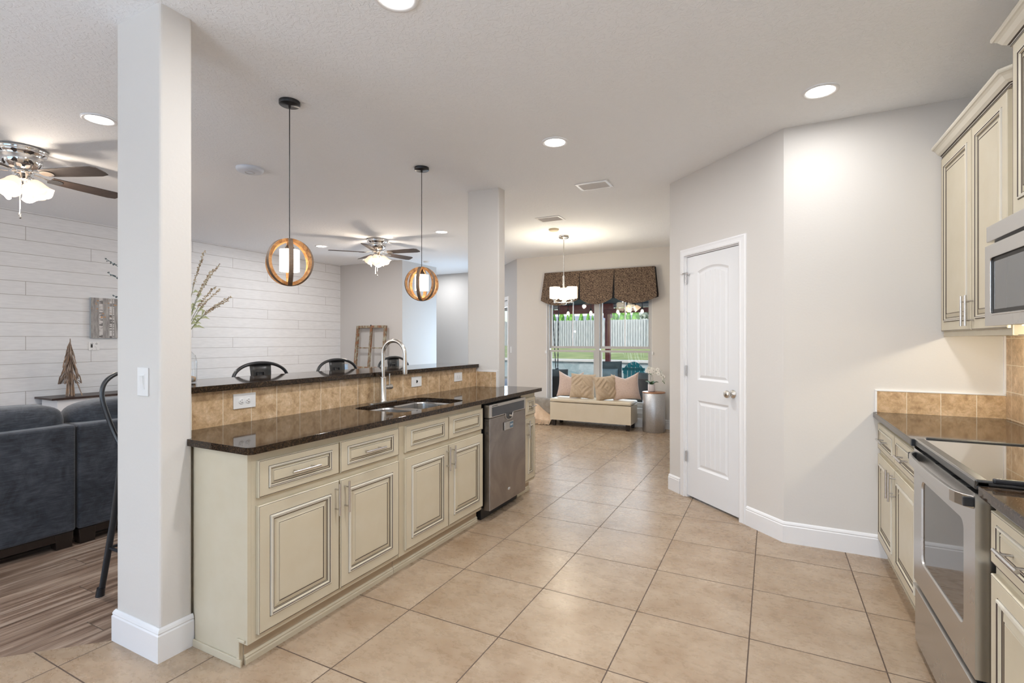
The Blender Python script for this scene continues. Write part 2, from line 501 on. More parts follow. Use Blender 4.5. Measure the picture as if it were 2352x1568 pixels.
M['pot'] = plain('pale_lilac_ceramic', (0.68, 0.62, 0.63, 1), 0.35)
M['copper'] = plain('coppery_table_top', (0.42, 0.20, 0.10, 1), 0.3, metal=0.5)
M['beige'] = plain('beige_plastic', (0.70, 0.60, 0.42, 1), 0.5)
M['spk'] = plain('bluish_white_plastic', (0.66, 0.70, 0.78, 1), 0.4)
def m_canvas():
    m, nt, b = newmat('grey_birch_trunk_painting')
    p = pos(nt, False)
    n = noise(nt, pos(nt, False, (1, 8, 1.2)), 5, 6, 0.7)
    c = ramp(nt, n, [(0.3, (0.17, 0.16, 0.16, 1)), (0.7, (0.50, 0.48, 0.46, 1))])
    x, y, z = sep(nt, p)
    n3 = noise(nt, pos(nt, False, (1, 2, 14)), 3, 3)
    for yc, wd in ((-0.148, 0.018), (-0.045, 0.013), (-0.015, 0.006), (0.08, 0.014)):
        d = math_node(nt, 'ABSOLUTE', math_node(nt, 'SUBTRACT', y, yc))
        t = math_node(nt, 'LESS_THAN', d, wd)
        c = mix(nt, t, c, ramp(nt, n3, [(0.42, (0.16, 0.15, 0.15, 1)), (0.5, (0.62, 0.60, 0.59, 1))]))
    n4 = noise(nt, pos(nt, False, (1, 1, 2)), 26, 2, 0.4)
    t = math_node(nt, 'MULTIPLY', math_node(nt, 'GREATER_THAN', n4, 0.68), math_node(nt, 'GREATER_THAN', z, 0.0))
    c = mix(nt, t, c, (0.55, 0.27, 0.10, 1))
    nt.links.new(c, b.inputs['Base Color'])
    setp(b, rough=0.8)
    return m
M['canvas'] = m_canvas()
M['canvasedge'] = plain('pale_blue_canvas_edge', (0.36, 0.41, 0.45, 1), 0.8)
# outdoors
def m_picket():
    m, nt, b = newmat('weathered_picket')
    n = noise(nt, pos(nt, False, (6, 1, 0.8)), 3, 5, 0.7)
    c = ramp(nt, n, [(0.3, (0.24, 0.27, 0.28, 1)), (0.7, (0.52, 0.51, 0.49, 1))])
    nt.links.new(c, b.inputs['Base Color'])
    setp(b, rough=0.9)
    return m
M['picket'] = m_picket()
M['grass'] = plain('lawn_grass', (0.15, 0.21, 0.045, 1), 0.9, nz=((0.33, 0.34, 0.12, 1), 1.2, 7, 0.3, 0.75), world=True)
M['needle'] = plain('bright_green_foliage', (0.06, 0.20, 0.02, 1), 0.8, nz=((0.22, 0.46, 0.05, 1), 6, 5, 0.35, 0.65))
M['olive'] = plain('grey_green_foliage', (0.20, 0.24, 0.13, 1), 0.8, nz=((0.62, 0.64, 0.52, 1), 5, 5, 0.4, 0.6))
def m_stone():
    m, nt, b = newmat('pale_flagstone_wall')
    v = nt.nodes.new('ShaderNodeTexVoronoi')
    v.inputs['Scale'].default_value = 2.2
    nt.links.new(pos(nt, False, (1, 1, 1.6)), v.inputs['Vector'])
    n = noise(nt, pos(nt, False), 5, 6, 0.7)
    c = ramp(nt, v.outputs['Color'], [(0.2, (0.30, 0.42, 0.44, 1)), (0.8, (0.52, 0.60, 0.60, 1))])
    c = mix(nt, 0.6, c, ramp(nt, n, [(0.3, (0.6, 0.62, 0.62, 1)), (0.7, (1.2, 1.15, 1.1, 1))]), 'MULTIPLY')
    nt.links.new(c, b.inputs['Base Color'])
    setp(b, rough=0.8)
    return m
M['stone'] = m_stone()
M['cap'] = plain('pale_stone_cap', (0.68, 0.66, 0.60, 1), 0.8)
M['patio'] = plain('concrete_patio', (0.42, 0.42, 0.40, 1), 0.8, world=True)
M['redwood'] = plain('red_stained_wood', (0.34, 0.07, 0.07, 1), 0.6, nz=((0.44, 0.13, 0.12, 1), 8, 4, 0.3, 0.7))
M['tealplastic'] = plain('teal_plastic', (0.005, 0.30, 0.36, 1), 0.35)
M['wicker'] = plain('dark_wicker', (0.012, 0.014, 0.016, 1), 0.6, bmp=(80, 0.4, 0.004))
M['greycush'] = plain('charcoal_outdoor_cushion', (0.075, 0.10, 0.11, 1), 0.85, nz=((0.11, 0.14, 0.15, 1), 12, 4, 0.3, 0.7))
M['bluecush'] = plain('light_blue_outdoor_cushion', (0.22, 0.30, 0.34, 1), 0.85)
M['houseroof'] = plain('grey_shingle_roof', (0.30, 0.31, 0.33, 1), 0.9, nz=((0.24, 0.25, 0.27, 1), 8, 4, 0.3, 0.7))
M['housewall'] = plain('grey_siding', (0.17, 0.20, 0.25, 1), 0.8)
M['porch'] = plain('dark_beadboard', (0.05, 0.095, 0.105, 1), 0.6)
M['bulb'] = emit('festoon_bulb', (1, 0.9, 0.75, 1), 1.2)
M['rope'] = plain('dark_chain', (0.05, 0.06, 0.07, 1), 0.6)
M['bluepic'] = plain('pale_blue_box', (0.28, 0.44, 0.66, 1), 0.5, nz=((0.50, 0.62, 0.76, 1), 20, 3, 0.3, 0.7))

# ---------------------------------------------------------------- mesh helpers
class MB:
    def __init__(s):
        s.v, s.f, s.m, s.sm = [], [], [], []
    def add(s, verts, faces, mi=0, smooth=False, mat=None):
        o = len(s.v)
        seen = set(); ff = []; mm = []
        for i, f in enumerate(faces):          # one face per outline: a reversed twin would coincide with it
            k = tuple(sorted(f))
            if k in seen:
                continue
            seen.add(k); ff.append(f); mm.append(mi[i] if isinstance(mi, list) else mi)
        faces, mi = ff, mm
        for v in verts:
            v = Vector(v)
            if mat is not None:
                v = mat @ v
            s.v.append(v)
        for i, f in enumerate(faces):
            s.f.append([a + o for a in f])
            s.m.append(mi[i] if isinstance(mi, list) else mi)
            s.sm.append(smooth)
    def box(s, x0, x1, y0, y1, z0, z1, mi=0, mat=None):
        v = [(x0, y0, z0), (x1, y0, z0), (x1, y1, z0), (x0, y1, z0), (x0, y0, z1), (x1, y0, z1), (x1, y1, z1), (x0, y1, z1)]
        f = [(0, 3, 2, 1), (4, 5, 6, 7), (0, 1, 5, 4), (1, 2, 6, 5), (2, 3, 7, 6), (3, 0, 4, 7)]
        s.add(v, f, mi, False, mat)
    def tube(s, pts, r, seg=12, mi=0, closed=False, cap=True, flat=None):
        pts = [Vector(p) for p in pts]
        n = len(pts)
        rs = r if isinstance(r, (list, tuple)) else [r] * n
        t0 = None
        rings = []
        up = None
        for i in range(n):
            if closed:
                t = pts[(i + 1) % n] - pts[i - 1]
            else:
                t = pts[min(i + 1, n - 1)] - pts[max(i - 1, 0)]
            t.normalize()
            if up is None:
                up = Vector((0, 0, 1)) if abs(t.z) < 0.9 else Vector((1, 0, 0))
            a = t.cross(up)
            if a.length < 1e-5:
                a = t.orthogonal()
            a.normalize()
            b = a.cross(t).normalized()
            up = b
            fa, fb = (flat if flat else (1, 1))
            rings.append([pts[i] + (a * math.cos(2 * PI * k / seg) * fa + b * math.sin(2 * PI * k / seg) * fb) * rs[i] for k in range(seg)])
        V = [p for rg in rings for p in rg]
        F = []
        m = n if closed else n - 1
        for i in range(m):
            j = (i + 1) % n
            for k in range(seg):
                F.append((i * seg + k, i * seg + (k + 1) % seg, j * seg + (k + 1) % seg, j * seg + k))
        s.add(V, F, mi, True)
        if not closed and cap:
            s.add(rings[0], [tuple(range(seg))], mi)
            s.add(rings[-1], [tuple(reversed(range(seg)))], mi)
    def lathe(s, prof, seg=32, mi=0, c=(0, 0, 0), smooth=True, mat=None, caps=(True, True)):
        V = []
        for (r, z) in prof:
            for k in range(seg):
                a = 2 * PI * k / seg
                V.append((c[0] + r * math.cos(a), c[1] + r * math.sin(a), c[2] + z))
        F = []
        MI = []
        for i in range(len(prof) - 1):
            for k in range(seg):
                F.append((i * seg + k, i * seg + (k + 1) % seg, (i + 1) * seg + (k + 1) % seg, (i + 1) * seg + k))
                MI.append(mi[i] if isinstance(mi, list) else mi)
        s.add(V, F, MI, smooth, mat)
        n = len(prof)
        m0 = mi[0] if isinstance(mi, list) else mi
        m1 = mi[-1] if isinstance(mi, list) else mi
        if caps[0] and prof[0][0] > 1e-6:
            s.add(V[:seg], [tuple(reversed(range(seg)))], m0, False, mat)
        if caps[1] and prof[-1][0] > 1e-6:
            s.add(V[(n - 1) * seg:], [tuple(range(seg))], m1, False, mat)
    def slab(s, outer, holes, z0, z1, mi=0, mat=None):
        loops = [[Vector((x, y, 0)) for x, y in lp] for lp in [outer] + holes]
        tris = tessellate_polygon(loops)
        flat = [p for lp in loops for p in lp]
        V = [(p.x, p.y, z1) for p in flat] + [(p.x, p.y, z0) for p in flat]
        n = len(flat)
        F = []
        for t in tris:
            a, b, c_ = [flat[i] for i in t]
            cr = (b.x - a.x) * (c_.y - a.y) - (b.y - a.y) * (c_.x - a.x)
            t2 = tuple(t) if cr > 0 else tuple(reversed(t))
            F.append(t2)
            F.append(tuple(i + n for i in reversed(t2)))
        o = 0
        for lp in loops:
            k = len(lp)
            for i in range(k):
                j = (i + 1) % k
                F.append((o + i, o + i + n, o + j + n, o + j))
            o += k
        s.add(V, F, mi, False, mat)
    def sweep(s, prof, path, closed=False, side=1, mi=0):
        """prof [(out,z)] carried along an xy path with mitred corners; out is measured to the right (side=1) or left"""
        P = [Vector((p[0], p[1])) for p in path]
        n = len(P)
        offs = []
        for i in range(n):
            ds = []
            if closed or i > 0:
                d = (P[i] - P[i - 1]).normalized(); ds.append(Vector((d.y, -d.x)) * side)
            if closed or i < n - 1:
                d = (P[(i + 1) % n] - P[i]).normalized(); ds.append(Vector((d.y, -d.x)) * side)
            if len(ds) == 2:
                b = (ds[0] + ds[1]); b.normalize()
                b = b / max(0.3, b.dot(ds[0]))
            else:
                b = ds[0]
            offs.append(b)
        V = []
        for i in range(n):
            for (o, z) in prof:
                V.append((P[i].x + offs[i].x * o, P[i].y + offs[i].y * o, z))
        k = len(prof)
        F = []; MI = []
        for i in range(n if closed else n - 1):
            j = (i + 1) % n
            for a in range(k - 1):
                q = (i * k + a, j * k + a, j * k + a + 1, i * k + a + 1)
                F.append(q if side < 0 else tuple(reversed(q)))
                MI.append(mi[a] if isinstance(mi, list) else mi)
        if not closed:
            F.append(tuple(range(k))); F.append(tuple((n - 1) * k + a for a in reversed(range(k))))
            MI += [mi[0] if isinstance(mi, list) else mi] * 2
        s.add(V, F, MI)
    def build(s, name, mats, parent=None, bevel=0.0, bseg=2, loc=None, label=None, recalc=True):
        me = bpy.data.meshes.new(name)
        me.from_pydata([tuple(v) for v in s.v], [], s.f)
        if not isinstance(mats, (list, tuple)):
            mats = [mats]
        for m in mats:
            me.materials.append(M[m] if isinstance(m, str) else m)
        me.polygons.foreach_set('material_index', s.m)
        me.polygons.foreach_set('use_smooth', s.sm)
        me.update()
        o = bpy.data.objects.new(name, me)
        C.objects.link(o)
        if parent is not None:
            o.parent = parent
        if loc is not None:
            o.location = loc
        if bevel > 0:
            md = o.modifiers.new('bevel', 'BEVEL')
            md.width = bevel
            md.segments = bseg
            md.limit_method = 'ANGLE'
            md.angle_limit = math.radians(50)
        if label:
            o['label'] = label
        return o

def thing(name, label, cat, loc=(0, 0, 0), rz=0.0, group=None):
    o = bpy.data.objects.new(name, None)
    C.objects.link(o)
    o.empty_display_size = 0.05
    o.location = loc
    o.rotation_euler = (0, 0, rz)
    o['label'] = label
    o['category'] = cat
    if group:
        o['group'] = group
    return o
def tag(o, label, cat, group=None):
    o['label'] = label
    o['category'] = cat
    if group:
        o['group'] = group
    return o
def struct(o, label=None):
    o['kind'] = 'structure'
    if label:
        o['label'] = label
    return o
def kids(o):
    return [c for c in bpy.data.objects if c.parent == o]
def copy_tree(o, parent=None):
    c = o.copy()
    C.objects.link(c)
    if parent is not None:
        c.parent = parent
    for ch in kids(o):
        copy_tree(ch, c)
    return c
def dup(root, loc, rz, label, group=None):
    c = copy_tree(root)
    c.location = loc
    c.rotation_euler = (0, 0, rz)
    c['label'] = label
    if group:
        c['group'] = group
    return c
def arc(cx, cz, r, a0, a1, n):
    return [(cx + r * math.cos(a0 + (a1 - a0) * i / n), cz + r * math.sin(a0 + (a1 - a0) * i / n)) for i in range(n + 1)]

# ---------------------------------------------------------------- setting
H = 2.80
def wall(name, boxes, m='wall', label=None):
    b = MB()
    for x in boxes:
        b.box(*x)
    return struct(b.build(name, m), label)

b = MB(); b.box(-10.2, 4.0, -3.0, 9.4, H, H + 0.1); struct(b.build('ceiling', 'ceiling'))
# tile everywhere except the living room, whose planks end on a 45 degree line at the pillar
b = MB()
b.slab([(-2.62, 1.26), (-6.5, -2.62), (-6.5, -3.0), (4.0, -3.0), (4.0, 9.4), (-6.8, 9.4), (-6.8, 7.3), (-2.62, 4.24)], [], -0.05, 0.0)
struct(b.build('floor', 'tile'))
b = MB()
b.slab([(-2.62, 1.26), (-2.62, 4.24), (-6.8, 7.3), (-7.6, 7.3), (-7.6, -3.0), (-6.5, -3.0), (-6.5, -2.62)], [], -0.05, 0.0)
struct(b.build('floor_living', 'wood_floor'))

wall('wall_left', [(-7.49, -7.39, -2.9, 7.25, 0, H)], 'shiplap')
wall('wall_living_far', [(-7.39, -5.879, 7.15, 7.30, 0, H), (-6.03, -5.879, 7.30, 8.186, 0, H)], 'wallgrey')
wall('wall_recess', [(-7.2, -4.9, 9.12, 9.22, 0, H)], 'wallgrey')
wall('wall_recess_side', [(-7.3, -7.2, 7.30, 9.22, 0, H)], 'wallgrey')
# nook far wall with the double window opening
WX0, WX1, WZ0, WZ1, WY = -3.43, -1.65, 0.30, 2.30, 7.98
wall('wall_nook', [(-4.0, WX0, WY, WY + 0.16, 0, H), (WX1, -0.83, WY, WY + 0.16, 0, H), (WX0, WX1, WY, WY + 0.16, 0, WZ0), (WX0, WX1, WY, WY + 0.16, WZ1, H)])
# 45 degree wall left of the nook with a glass door
def wall45(name, p0, d, segs, thick, m='wall'):
    b = MB()
    ang = math.atan2(d[1], d[0])
    mt = Matrix.Translation((p0[0], p0[1], 0)) @ Matrix.Rotation(ang, 4, 'Z')
    for (s0, s1, z0, z1) in segs:
        b.box(s0, s1, 0, thick, z0, z1, 0, mt)
    return struct(b.build(name, m)), mt
d_ = (-1, 1)
wall45('wall_nook_angled', (-4.0, 7.98), d_, [(0, 0.52, 0, H), (0.52, 1.45, 2.12, H), (1.45, 1.62, 0, H)], -0.14, 'wallgrey')
# pantry walls
wall45('wall_pantry', (-0.83, 4.79), (1, -1), [(0, 0.222, 0, H), (0.222, 0.886, 2.105, H), (0.886, 1.28, 0, H)], 0.11)
wall('wall_pantry_side', [(-0.83, -0.72, 4.79, 8.14, 0, H)])
wall('wall_range_end', [(0.075, 1.33, 3.885, 4.0, 0, H)])
wall('wall_right', [(1.21, 1.33, -2.9, 3.885, 0, H)])
# wall behind the camera, with two window openings
wall('wall_behind', [(-7.49, -5.6, -2.62, -2.5, 0, H), (-2.8, -1.5, -2.62, -2.5, 0, H), (0.3, 1.33, -2.62, -2.5, 0, H), (-5.6, -2.8, -2.62, -2.5, 2.4, H),
                     (-5.6, -2.8, -2.62, -2.5, 0, 0.3), (-1.5, 0.3, -2.62, -2.5, 2.3, H), (-1.5, 0.3, -2.62, -2.5, 0, 0.7)])
for i, (x0, x1, z0, z1) in enumerate(((-5.6, -2.8, 0.3, 2.4), (-1.5, 0.3, 0.7, 2.3))):
    t = bpy.data.objects.new('window_%d' % (i + 2), None); C.objects.link(t); t['kind'] = 'structure'
    b = MB()
    for q in ((x0, x0 + .05, z0, z1), (x1 - .05, x1, z0, z1), (x0 + .05, x1 - .05, z0, z0 + .05), (x0 + .05, x1 - .05, z1 - .05, z1), ((x0 + x1) / 2 - .03, (x0 + x1) / 2 + .03, z0 + .05, z1 - .05)):
        b.box(q[0], q[1], -2.60, -2.54, q[2], q[3])
    b.build('window_frame', 'trim', t)
# pillars
def pillar(name, x0, x1, y0, y1):
    b = MB()
    r = 0.012
    pts = []
    for (cx, cy, a0) in ((x1 - r, y1 - r, 0), (x0 + r, y1 - r, PI / 2), (x0 + r, y0 + r, PI), (x1 - r, y0 + r, 3 * PI / 2)):
        for k in range(4):
            a = a0 + PI / 2 * k / 3
            pts.append((cx + r * math.cos(a), cy + r * math.sin(a)))
    b.slab(pts, [], 0, H)
    return struct(b.build(name, 'wall'))
NX0, NX1, NY0, NY1 = -2.655, -2.312, 1.225, 1.362
FX0, FX1, FY0, FY1 = -2.62, -2.275, 4.16, 4.285
pillar('wall_pillar_near', NX0, NX1, NY0, NY1)
pillar('wall_pillar_far', FX0, FX1, FY0, FY1)
wall('wall_bar', [(-2.655, -2.535, 1.362, 4.16, 0, 1.105)])

# baseboards
BB = [(0, 0), (0.014, 0), (0.014, 0.112), (0.010, 0.118), (0.0125, 0.124), (0.0085, 0.134), (0.003, 0.141), (0, 0.141)]
def baseb(name, path, closed=False, side=1):
    b = MB(); b.sweep(BB, path, closed, side)
    return struct(b.build(name, 'trim'))
baseb('baseboard_pillar', [(NX1, NY1), (NX1, NY0), (NX0, NY0), (NX0, NY1)], side=-1)
q = 1 / math.sqrt(2)
def w45(s):
    return (-0.83 + s * q, 4.79 - s * q)
baseb('baseboard_pantry', [(-0.83, 7.98), (-0.83, 4.79), w45(0.158)], side=1)
baseb('baseboard_right', [w45(0.948), (0.075, 3.885), (0.66, 3.885)], side=1)
baseb('baseboard_nook', [(-4.45, 8.43), (-4.0, 7.98), (-3.5, 7.98)], side=1)
baseb('baseboard_nook_window', [(-3.5, 7.98), (-0.83, 7.98)], side=1)
baseb('baseboard_left', [(-7.39, -2.5), (-7.39, 7.15), (-5.879, 7.15), (-5.879, 8.186)], side=1)

# ---------------------------------------------------------------- nook window
win = bpy.data.objects.new('window_1', None); C.objects.link(win); win['kind'] = 'structure'
win['label'] = 'double hung nook window with grey frames'
b = MB()
for q4 in ((WX0, WX0 + .035, WZ0, WZ1), (WX1 - .035, WX1, WZ0, WZ1), (-2.575, -2.505, WZ0, WZ1), (WX0 + .035, WX1 - .035, WZ1 - .04, WZ1), (WX0 + .035, WX1 - .035, WZ0, WZ0 + .04)):
    b.box(q4[0], q4[1], WY + .03, WY + .12, q4[2], q4[3])
b.build('window_frame', 'alu', win, 0.003)
for (x0, x1) in ((WX0 + .035, -2.575), (-2.505, WX1 - .035)):
    b = MB()
    for (z0, z1, yy) in ((WZ0 + .04, 1.20, WY + .055), (1.225, WZ1 - .04, WY + .085)):
        w_ = .036
        b.box(x0, x0 + w_, yy, yy + .025, z0, z1); b.box(x1 - w_, x1, yy, yy + .025, z0, z1)
        b.box(x0 + w_, x1 - w_, yy, yy + .025, z0, z0 + .04); b.box(x0 + w_, x1 - w_, yy, yy + .025, z1 - .035, z1)
    s_ = b.build('sash', 'alu', win, 0.002)
    b = MB(); b.box((x0 + x1) / 2 - .008, (x0 + x1) / 2 + .008, WY + .09, WY + .102, 1.265, WZ1 - .07); b.build('muntin', 'trim', s_)
    b = MB()
    b.add([(x0 + .03, WY + .067, WZ0 + .07), (x1 - .03, WY + .067, WZ0 + .07), (x1 - .03, WY + .067, 1.17), (x0 + .03, WY + .067, 1.17)], [(0, 1, 2, 3)])
    b.add([(x0 + .03, WY + .108, 1.26), (x1 - .03, WY + .108, 1.26), (x1 - .03, WY + .108, WZ1 - .07), (x0 + .03, WY + .108, WZ1 - .07)], [(0, 1, 2, 3)])
    b.build('window_pane', 'glass', s_)
b = MB(); b.box(WX0 - .04, WX1 + .04, WY - .03, WY + .03, WZ0 - .022, WZ0)
b.build('window_sill', 'trim', win, 0.004)
b = MB(); b.box(WX0 - .03, WX1 + .03, WY - .012, WY - .0005, WZ0 - .09, WZ0 - .022)
b.build('apron', 'trim', win, 0.003)
b = MB()
for x0, x1 in ((WX0, WX0 + .004), (WX1 - .004, WX1)):
    b.box(x0, x1, WY + .001, WY + .03, WZ0, WZ1)
b.build('window_jamb', 'trim', win)
# small white blind clips at the meeting rail
for px in (WX0 - .012, WX1 + .012):
    b = MB(); b.box(px - .012, px + .012, WY - .02, WY - .001, 1.14, 1.185)
    tag(b.build('blind_bracket', 'plate', None, .003), 'small white clip at the %s edge of the nook window' % ('left' if px < -3 else 'right'), 'bracket')

# ---------------------------------------------------------------- glass door in the angled wall
mt = Matrix.Translation((-4.0, 7.98, 0)) @ Matrix.Rotation(math.atan2(1, -1), 4, 'Z')
dg = bpy.data.objects.new('door_2', None); C.objects.link(dg); dg['kind'] = 'structure'; dg['label'] = 'narrow view of a white framed glass door left of the nook'
b = MB()
for (s0, s1, z0, z1) in ((.46, .52, 0, 2.12), (1.45, 1.51, 0, 2.12), (.46, 1.51, 2.12, 2.18)):
    b.box(s0, s1, 0, .016, z0, z1, 0, mt)
b.build('door_casing', 'trim', dg)
b = MB()
for (s0, s1, z0, z1) in ((.525, .60, .01, 2.115), (1.37, 1.445, .01, 2.115), (.60, 1.37, .01, .25), (.60, 1.37, 2.0, 2.115)):
    b.box(s0, s1, -.08, -.035, z0, z1, 0, mt)
b.build('door_frame', 'trim', dg)
b = MB(); b.add([mt @ Vector(p) for p in ((.60, -.055, .25), (1.37, -.055, .25), (1.37, -.055, 2.0), (.60, -.055, 2.0))], [(0, 1, 2, 3)])
b.build('door_glass', 'glass', dg)

# ---------------------------------------------------------------- pantry door
dr = bpy.data.objects.new('door_1', None); C.objects.link(dr); dr['kind'] = 'structure'
dr['label'] = 'white two panel pantry door with arched top panel'
dr.location = (-0.83, 4.79, 0)
dr.rotation_euler = (0, 0, -PI / 4)          # local x runs along the wall, -y faces the kitchen
def door_casing():
    b = MB()
    pr = [(0, 0), (0.0, 0.016), (0.010, 0.018), (0.018, 0.014), (0.036, 0.012), (0.050, 0.014), (0.060, 0.008), (0.060, 0)]
    # profile: (distance outward from the opening, thickness) swept round the opening in the x-z plane
    pts = [(0.225, 0.0), (0.225, 2.098), (0.883, 2.098), (0.883, 0.0)]
    outv = [(-1, 0), (-1, 1), (1, 1), (1, 0)]
    V = []
    for (x, z), (ox, oz) in zip(pts, outv):
        for (o, t) in pr:
            V.append((x + ox * o, -t, z + oz * o))
    k = len(pr)
    F = []
    for i in range(3):
        for a in range(k - 1):
            F.append((i * k + a, i * k + a + 1, (i + 1) * k + a + 1, (i + 1) * k + a))
    b.add(V, F)
    return b
door_casing().build('door_casing', 'trim', dr)
b = MB()
b.box(.2255, .240, 0.0, .10, 0, 2.098); b.box(.868, .8825, 0.0, .10, 0, 2.098); b.box(.240, .868, 0.0, .10, 2.088, 2.098)
b.box(.240, .252, .050, .062, 0, 2.088); b.box(.856, .868, .050, .062, 0, 2.088)
b.build('door_jamb', 'trim', dr)
def panel_outline(x0, x1, z0, z1, arch, ins, n=14):
    x0 += ins; x1 -= ins; z0 += ins; z1 -= ins
    pts = [(x0, z0), (x1, z0)]
    for i in range(n + 1):
        t = i / n
        x = x1 + (x0 - x1) * t
        u = (t - .5) * 2
        pts.append((x, z1 + arch * (1 - u * u) - (arch * .0)))
    return pts
def pantry_leaf():
    b = MB()
    X0, X1, Z0, Z1, Y0, Y1 = .2425, .8655, .018, 2.084, .010, .045
    panels = [(.375, .745, 1.03, 1.945, .035), (.375, .745, .275, .855, 0.0)]
    def P(x, z, y):
        return (x, y, z)
    outer = [(X0, Z0), (X1, Z0), (X1, Z1), (X0, Z1)]
    holes = [panel_outline(*p[:4], p[4], 0) for p in panels]
    loops = [[Vector((x, z, 0)) for x, z in lp] for lp in [outer] + holes]
    flat = [p for lp in loops for p in lp]
    b.add([(p.x, Y0, p.y) for p in flat], [tuple(t) for t in tessellate_polygon(loops)])
    b.add([(X0, Y0, Z0), (X1, Y0, Z0), (X1, Y0, Z1), (X0, Y0, Z1), (X0, Y1, Z0), (X1, Y1, Z0), (X1, Y1, Z1), (X0, Y1, Z1)],
          [(0, 4, 5, 1), (1, 5, 6, 2), (2, 6, 7, 3), (3, 7, 4, 0), (4, 7, 6, 5)])
    for (x0, x1, z0, z1, ar) in panels:
        rings = [(0, 0), (.006, .004), (.016, .009), (.022, .009), (.040, .003)]
        prev = None
        for ins, dep in rings:
            o = [(x, Y0 + dep, z) for x, z in panel_outline(x0, x1, z0, z1, ar, ins)]
            if prev:
                n = len(o)
                b.add(prev + o, [(i, (i + 1) % n, n + (i + 1) % n, n + i) for i in range(n)])
            prev = o
        # planked field
        fx0, fx1, fz0, fz1 = x0 + .04, x1 - .04, z0 + .04, z1 - .04
        xs = []
        nb = 5
        for i in range(nb + 1):
            xg = fx0 + (fx1 - fx0) * i / nb
            if 0 < i < nb:
                xs += [(xg - .004, .003), (xg, .0062), (xg + .004, .003)]
            else:
                xs.append((xg, .003))
        more = []
        for (a, da), (c, dc) in zip(xs, xs[1:]):
            more.append((a, da))
            if c - a > .02:
                more += [(a + (c - a) * k / 3, .003) for k in (1, 2)]
        more.append(xs[-1])
        top = lambda x: fz1 + ar * (1 - (((x - fx0) / (fx1 - fx0) - .5) * 2) ** 2)
        V = []; F = []
        for i, (x, d) in enumerate(more):
            V += [(x, Y0 + d, fz0), (x, Y0 + d, top(x))]
            if i:
                F.append((2 * i - 2, 2 * i, 2 * i + 1, 2 * i - 1))
        b.add(V, F)
    return b
leaf = pantry_leaf().build('door_leaf', 'door', dr)
b = MB()
kx, kz = .795, .95
mk = Matrix.Translation((kx, .010, kz)) @ Matrix.Rotation(PI / 2, 4, 'X')
b.lathe([(0.032, 0), (0.032, .004), (.026, .008), (.012, .012), (.010, .030), (.018, .038), (.027, .048), (.030, .060), (.026, .070), (.014, .076), (0.0, .077)], 28, 0, (0, 0, 0), True, mk)
b.build('door_knob', 'nickel', dr)
for zz in (1.90, 1.10, .355):
    b = MB()
    b.box(.240, .2435, -.004, .011, zz - .045, zz + .045)
    b.tube([(.2415, -.004, zz - .045), (.2415, -.004, zz + .045)], .0055, 10)
    if zz > 1.8:                                # hinge pin door stop on the top hinge
        b.tube([(.215, -.030, zz + .045), (.2415, -.010, zz + .050), (.272, -.020, zz + .045)], .0035, 8)
        b.tube([(.270, -.024, zz + .045), (.280, -.012, zz + .045)], .008, 8)
        b.tube([(.208, -.034, zz + .045), (.218, -.026, zz + .045)], .007, 8)
    b.build('hinge', 'pull', dr)
# dark pantry interior
wall('wall_pantry_inside', [(-.5, .6, 5.9, 6.0, 0, H)], 'wallgrey')

# ---------------------------------------------------------------- cabinets
def raised(b, x0, x1, z0, z1, y=0.0, t=0.019, fu=.052, fv=.052, k=1.0):
    """framed, glazed, raised panel front; front face plane at y=-t .. material 0 paint 1 glaze 2 moulding"""
    R = [(-1, .0, 0, 0)]
    seq = [  # (inset after the frame, height above face, material of the band that ends here)
        (0.0, 0, 0), (.0028, -.002, 1), (.0045, .005, 2), (.010, .006, 2), (.0126, .003, 1), (.017, .0035, 2), (.020, -.003, 0), (.0226, -.0055, 1), (.0242, -.006, 0),
        (.0268, -.0065, 1), (.046, .0005, 0), (.0490, -.0015, 1), (.052, .0, 0)]
    if k < 1:
        seq = [(.0, 0, 0), (.0022, -.002, 1), (.003, .004, 2), (.0065, .0045, 2), (.0082, .002, 1), (.011, .0025, 2), (.013, -.003, 0), (.0152, -.0055, 1), (.0165, -.006, 0),
               (.024, .0005, 0), (.0262, -.0015, 1), (.028, .0, 0)]
    yf = y - t
    def loop(iu, iv, h):
        return [(x0 + iu, yf - h, z0 + iv), (x1 - iu, yf - h, z0 + iv), (x1 - iu, yf - h, z1 - iv), (x0 + iu, yf - h, z1 - iv)]
    L = [(loop(0, 0, -t), 0), (loop(0, 0, -.003), 0), (loop(.0025, .0025, 0), 0), (loop(.0045, .0045, -.0006), 1), (loop(.006, .006, 0), 0)]
    for ins, h, mi in seq:
        L.append((loop(fu + ins, fv + ins, h), mi))
    for (a, _), (c, mi) in zip(L, L[1:]):
        b.add(a + c, [(i, (i + 1) % 4, 4 + (i + 1) % 4, 4 + i) for i in range(4)], mi)
    b.add(L[-1][0], [(0, 1, 2, 3)], 0)
    b.add(L[0][0], [(3, 2, 1, 0)], 0)
MC = ['cream', 'glaze', 'creamhi']
def pull(parent, x, z, L, vertical, y):
    b = MB()
    r = .0058
    yo = y - .032
    if vertical:
        b.tube([(x, yo, z - L / 2), (x, yo, z + L / 2)], r, 12)
        for s in (-1, 1):
            b.tube([(x, y, z + s * L * .31), (x, yo, z + s * L * .31)], .0042, 8)
    else:
        b.tube([(x - L / 2, yo, z), (x + L / 2, yo, z)], r, 12)
        for s in (-1, 1):
            b.tube([(x + s * L * .31, y, z), (x + s * L * .31, yo, z)], .0042, 8)
    return b.build('handle', 'pull', parent)
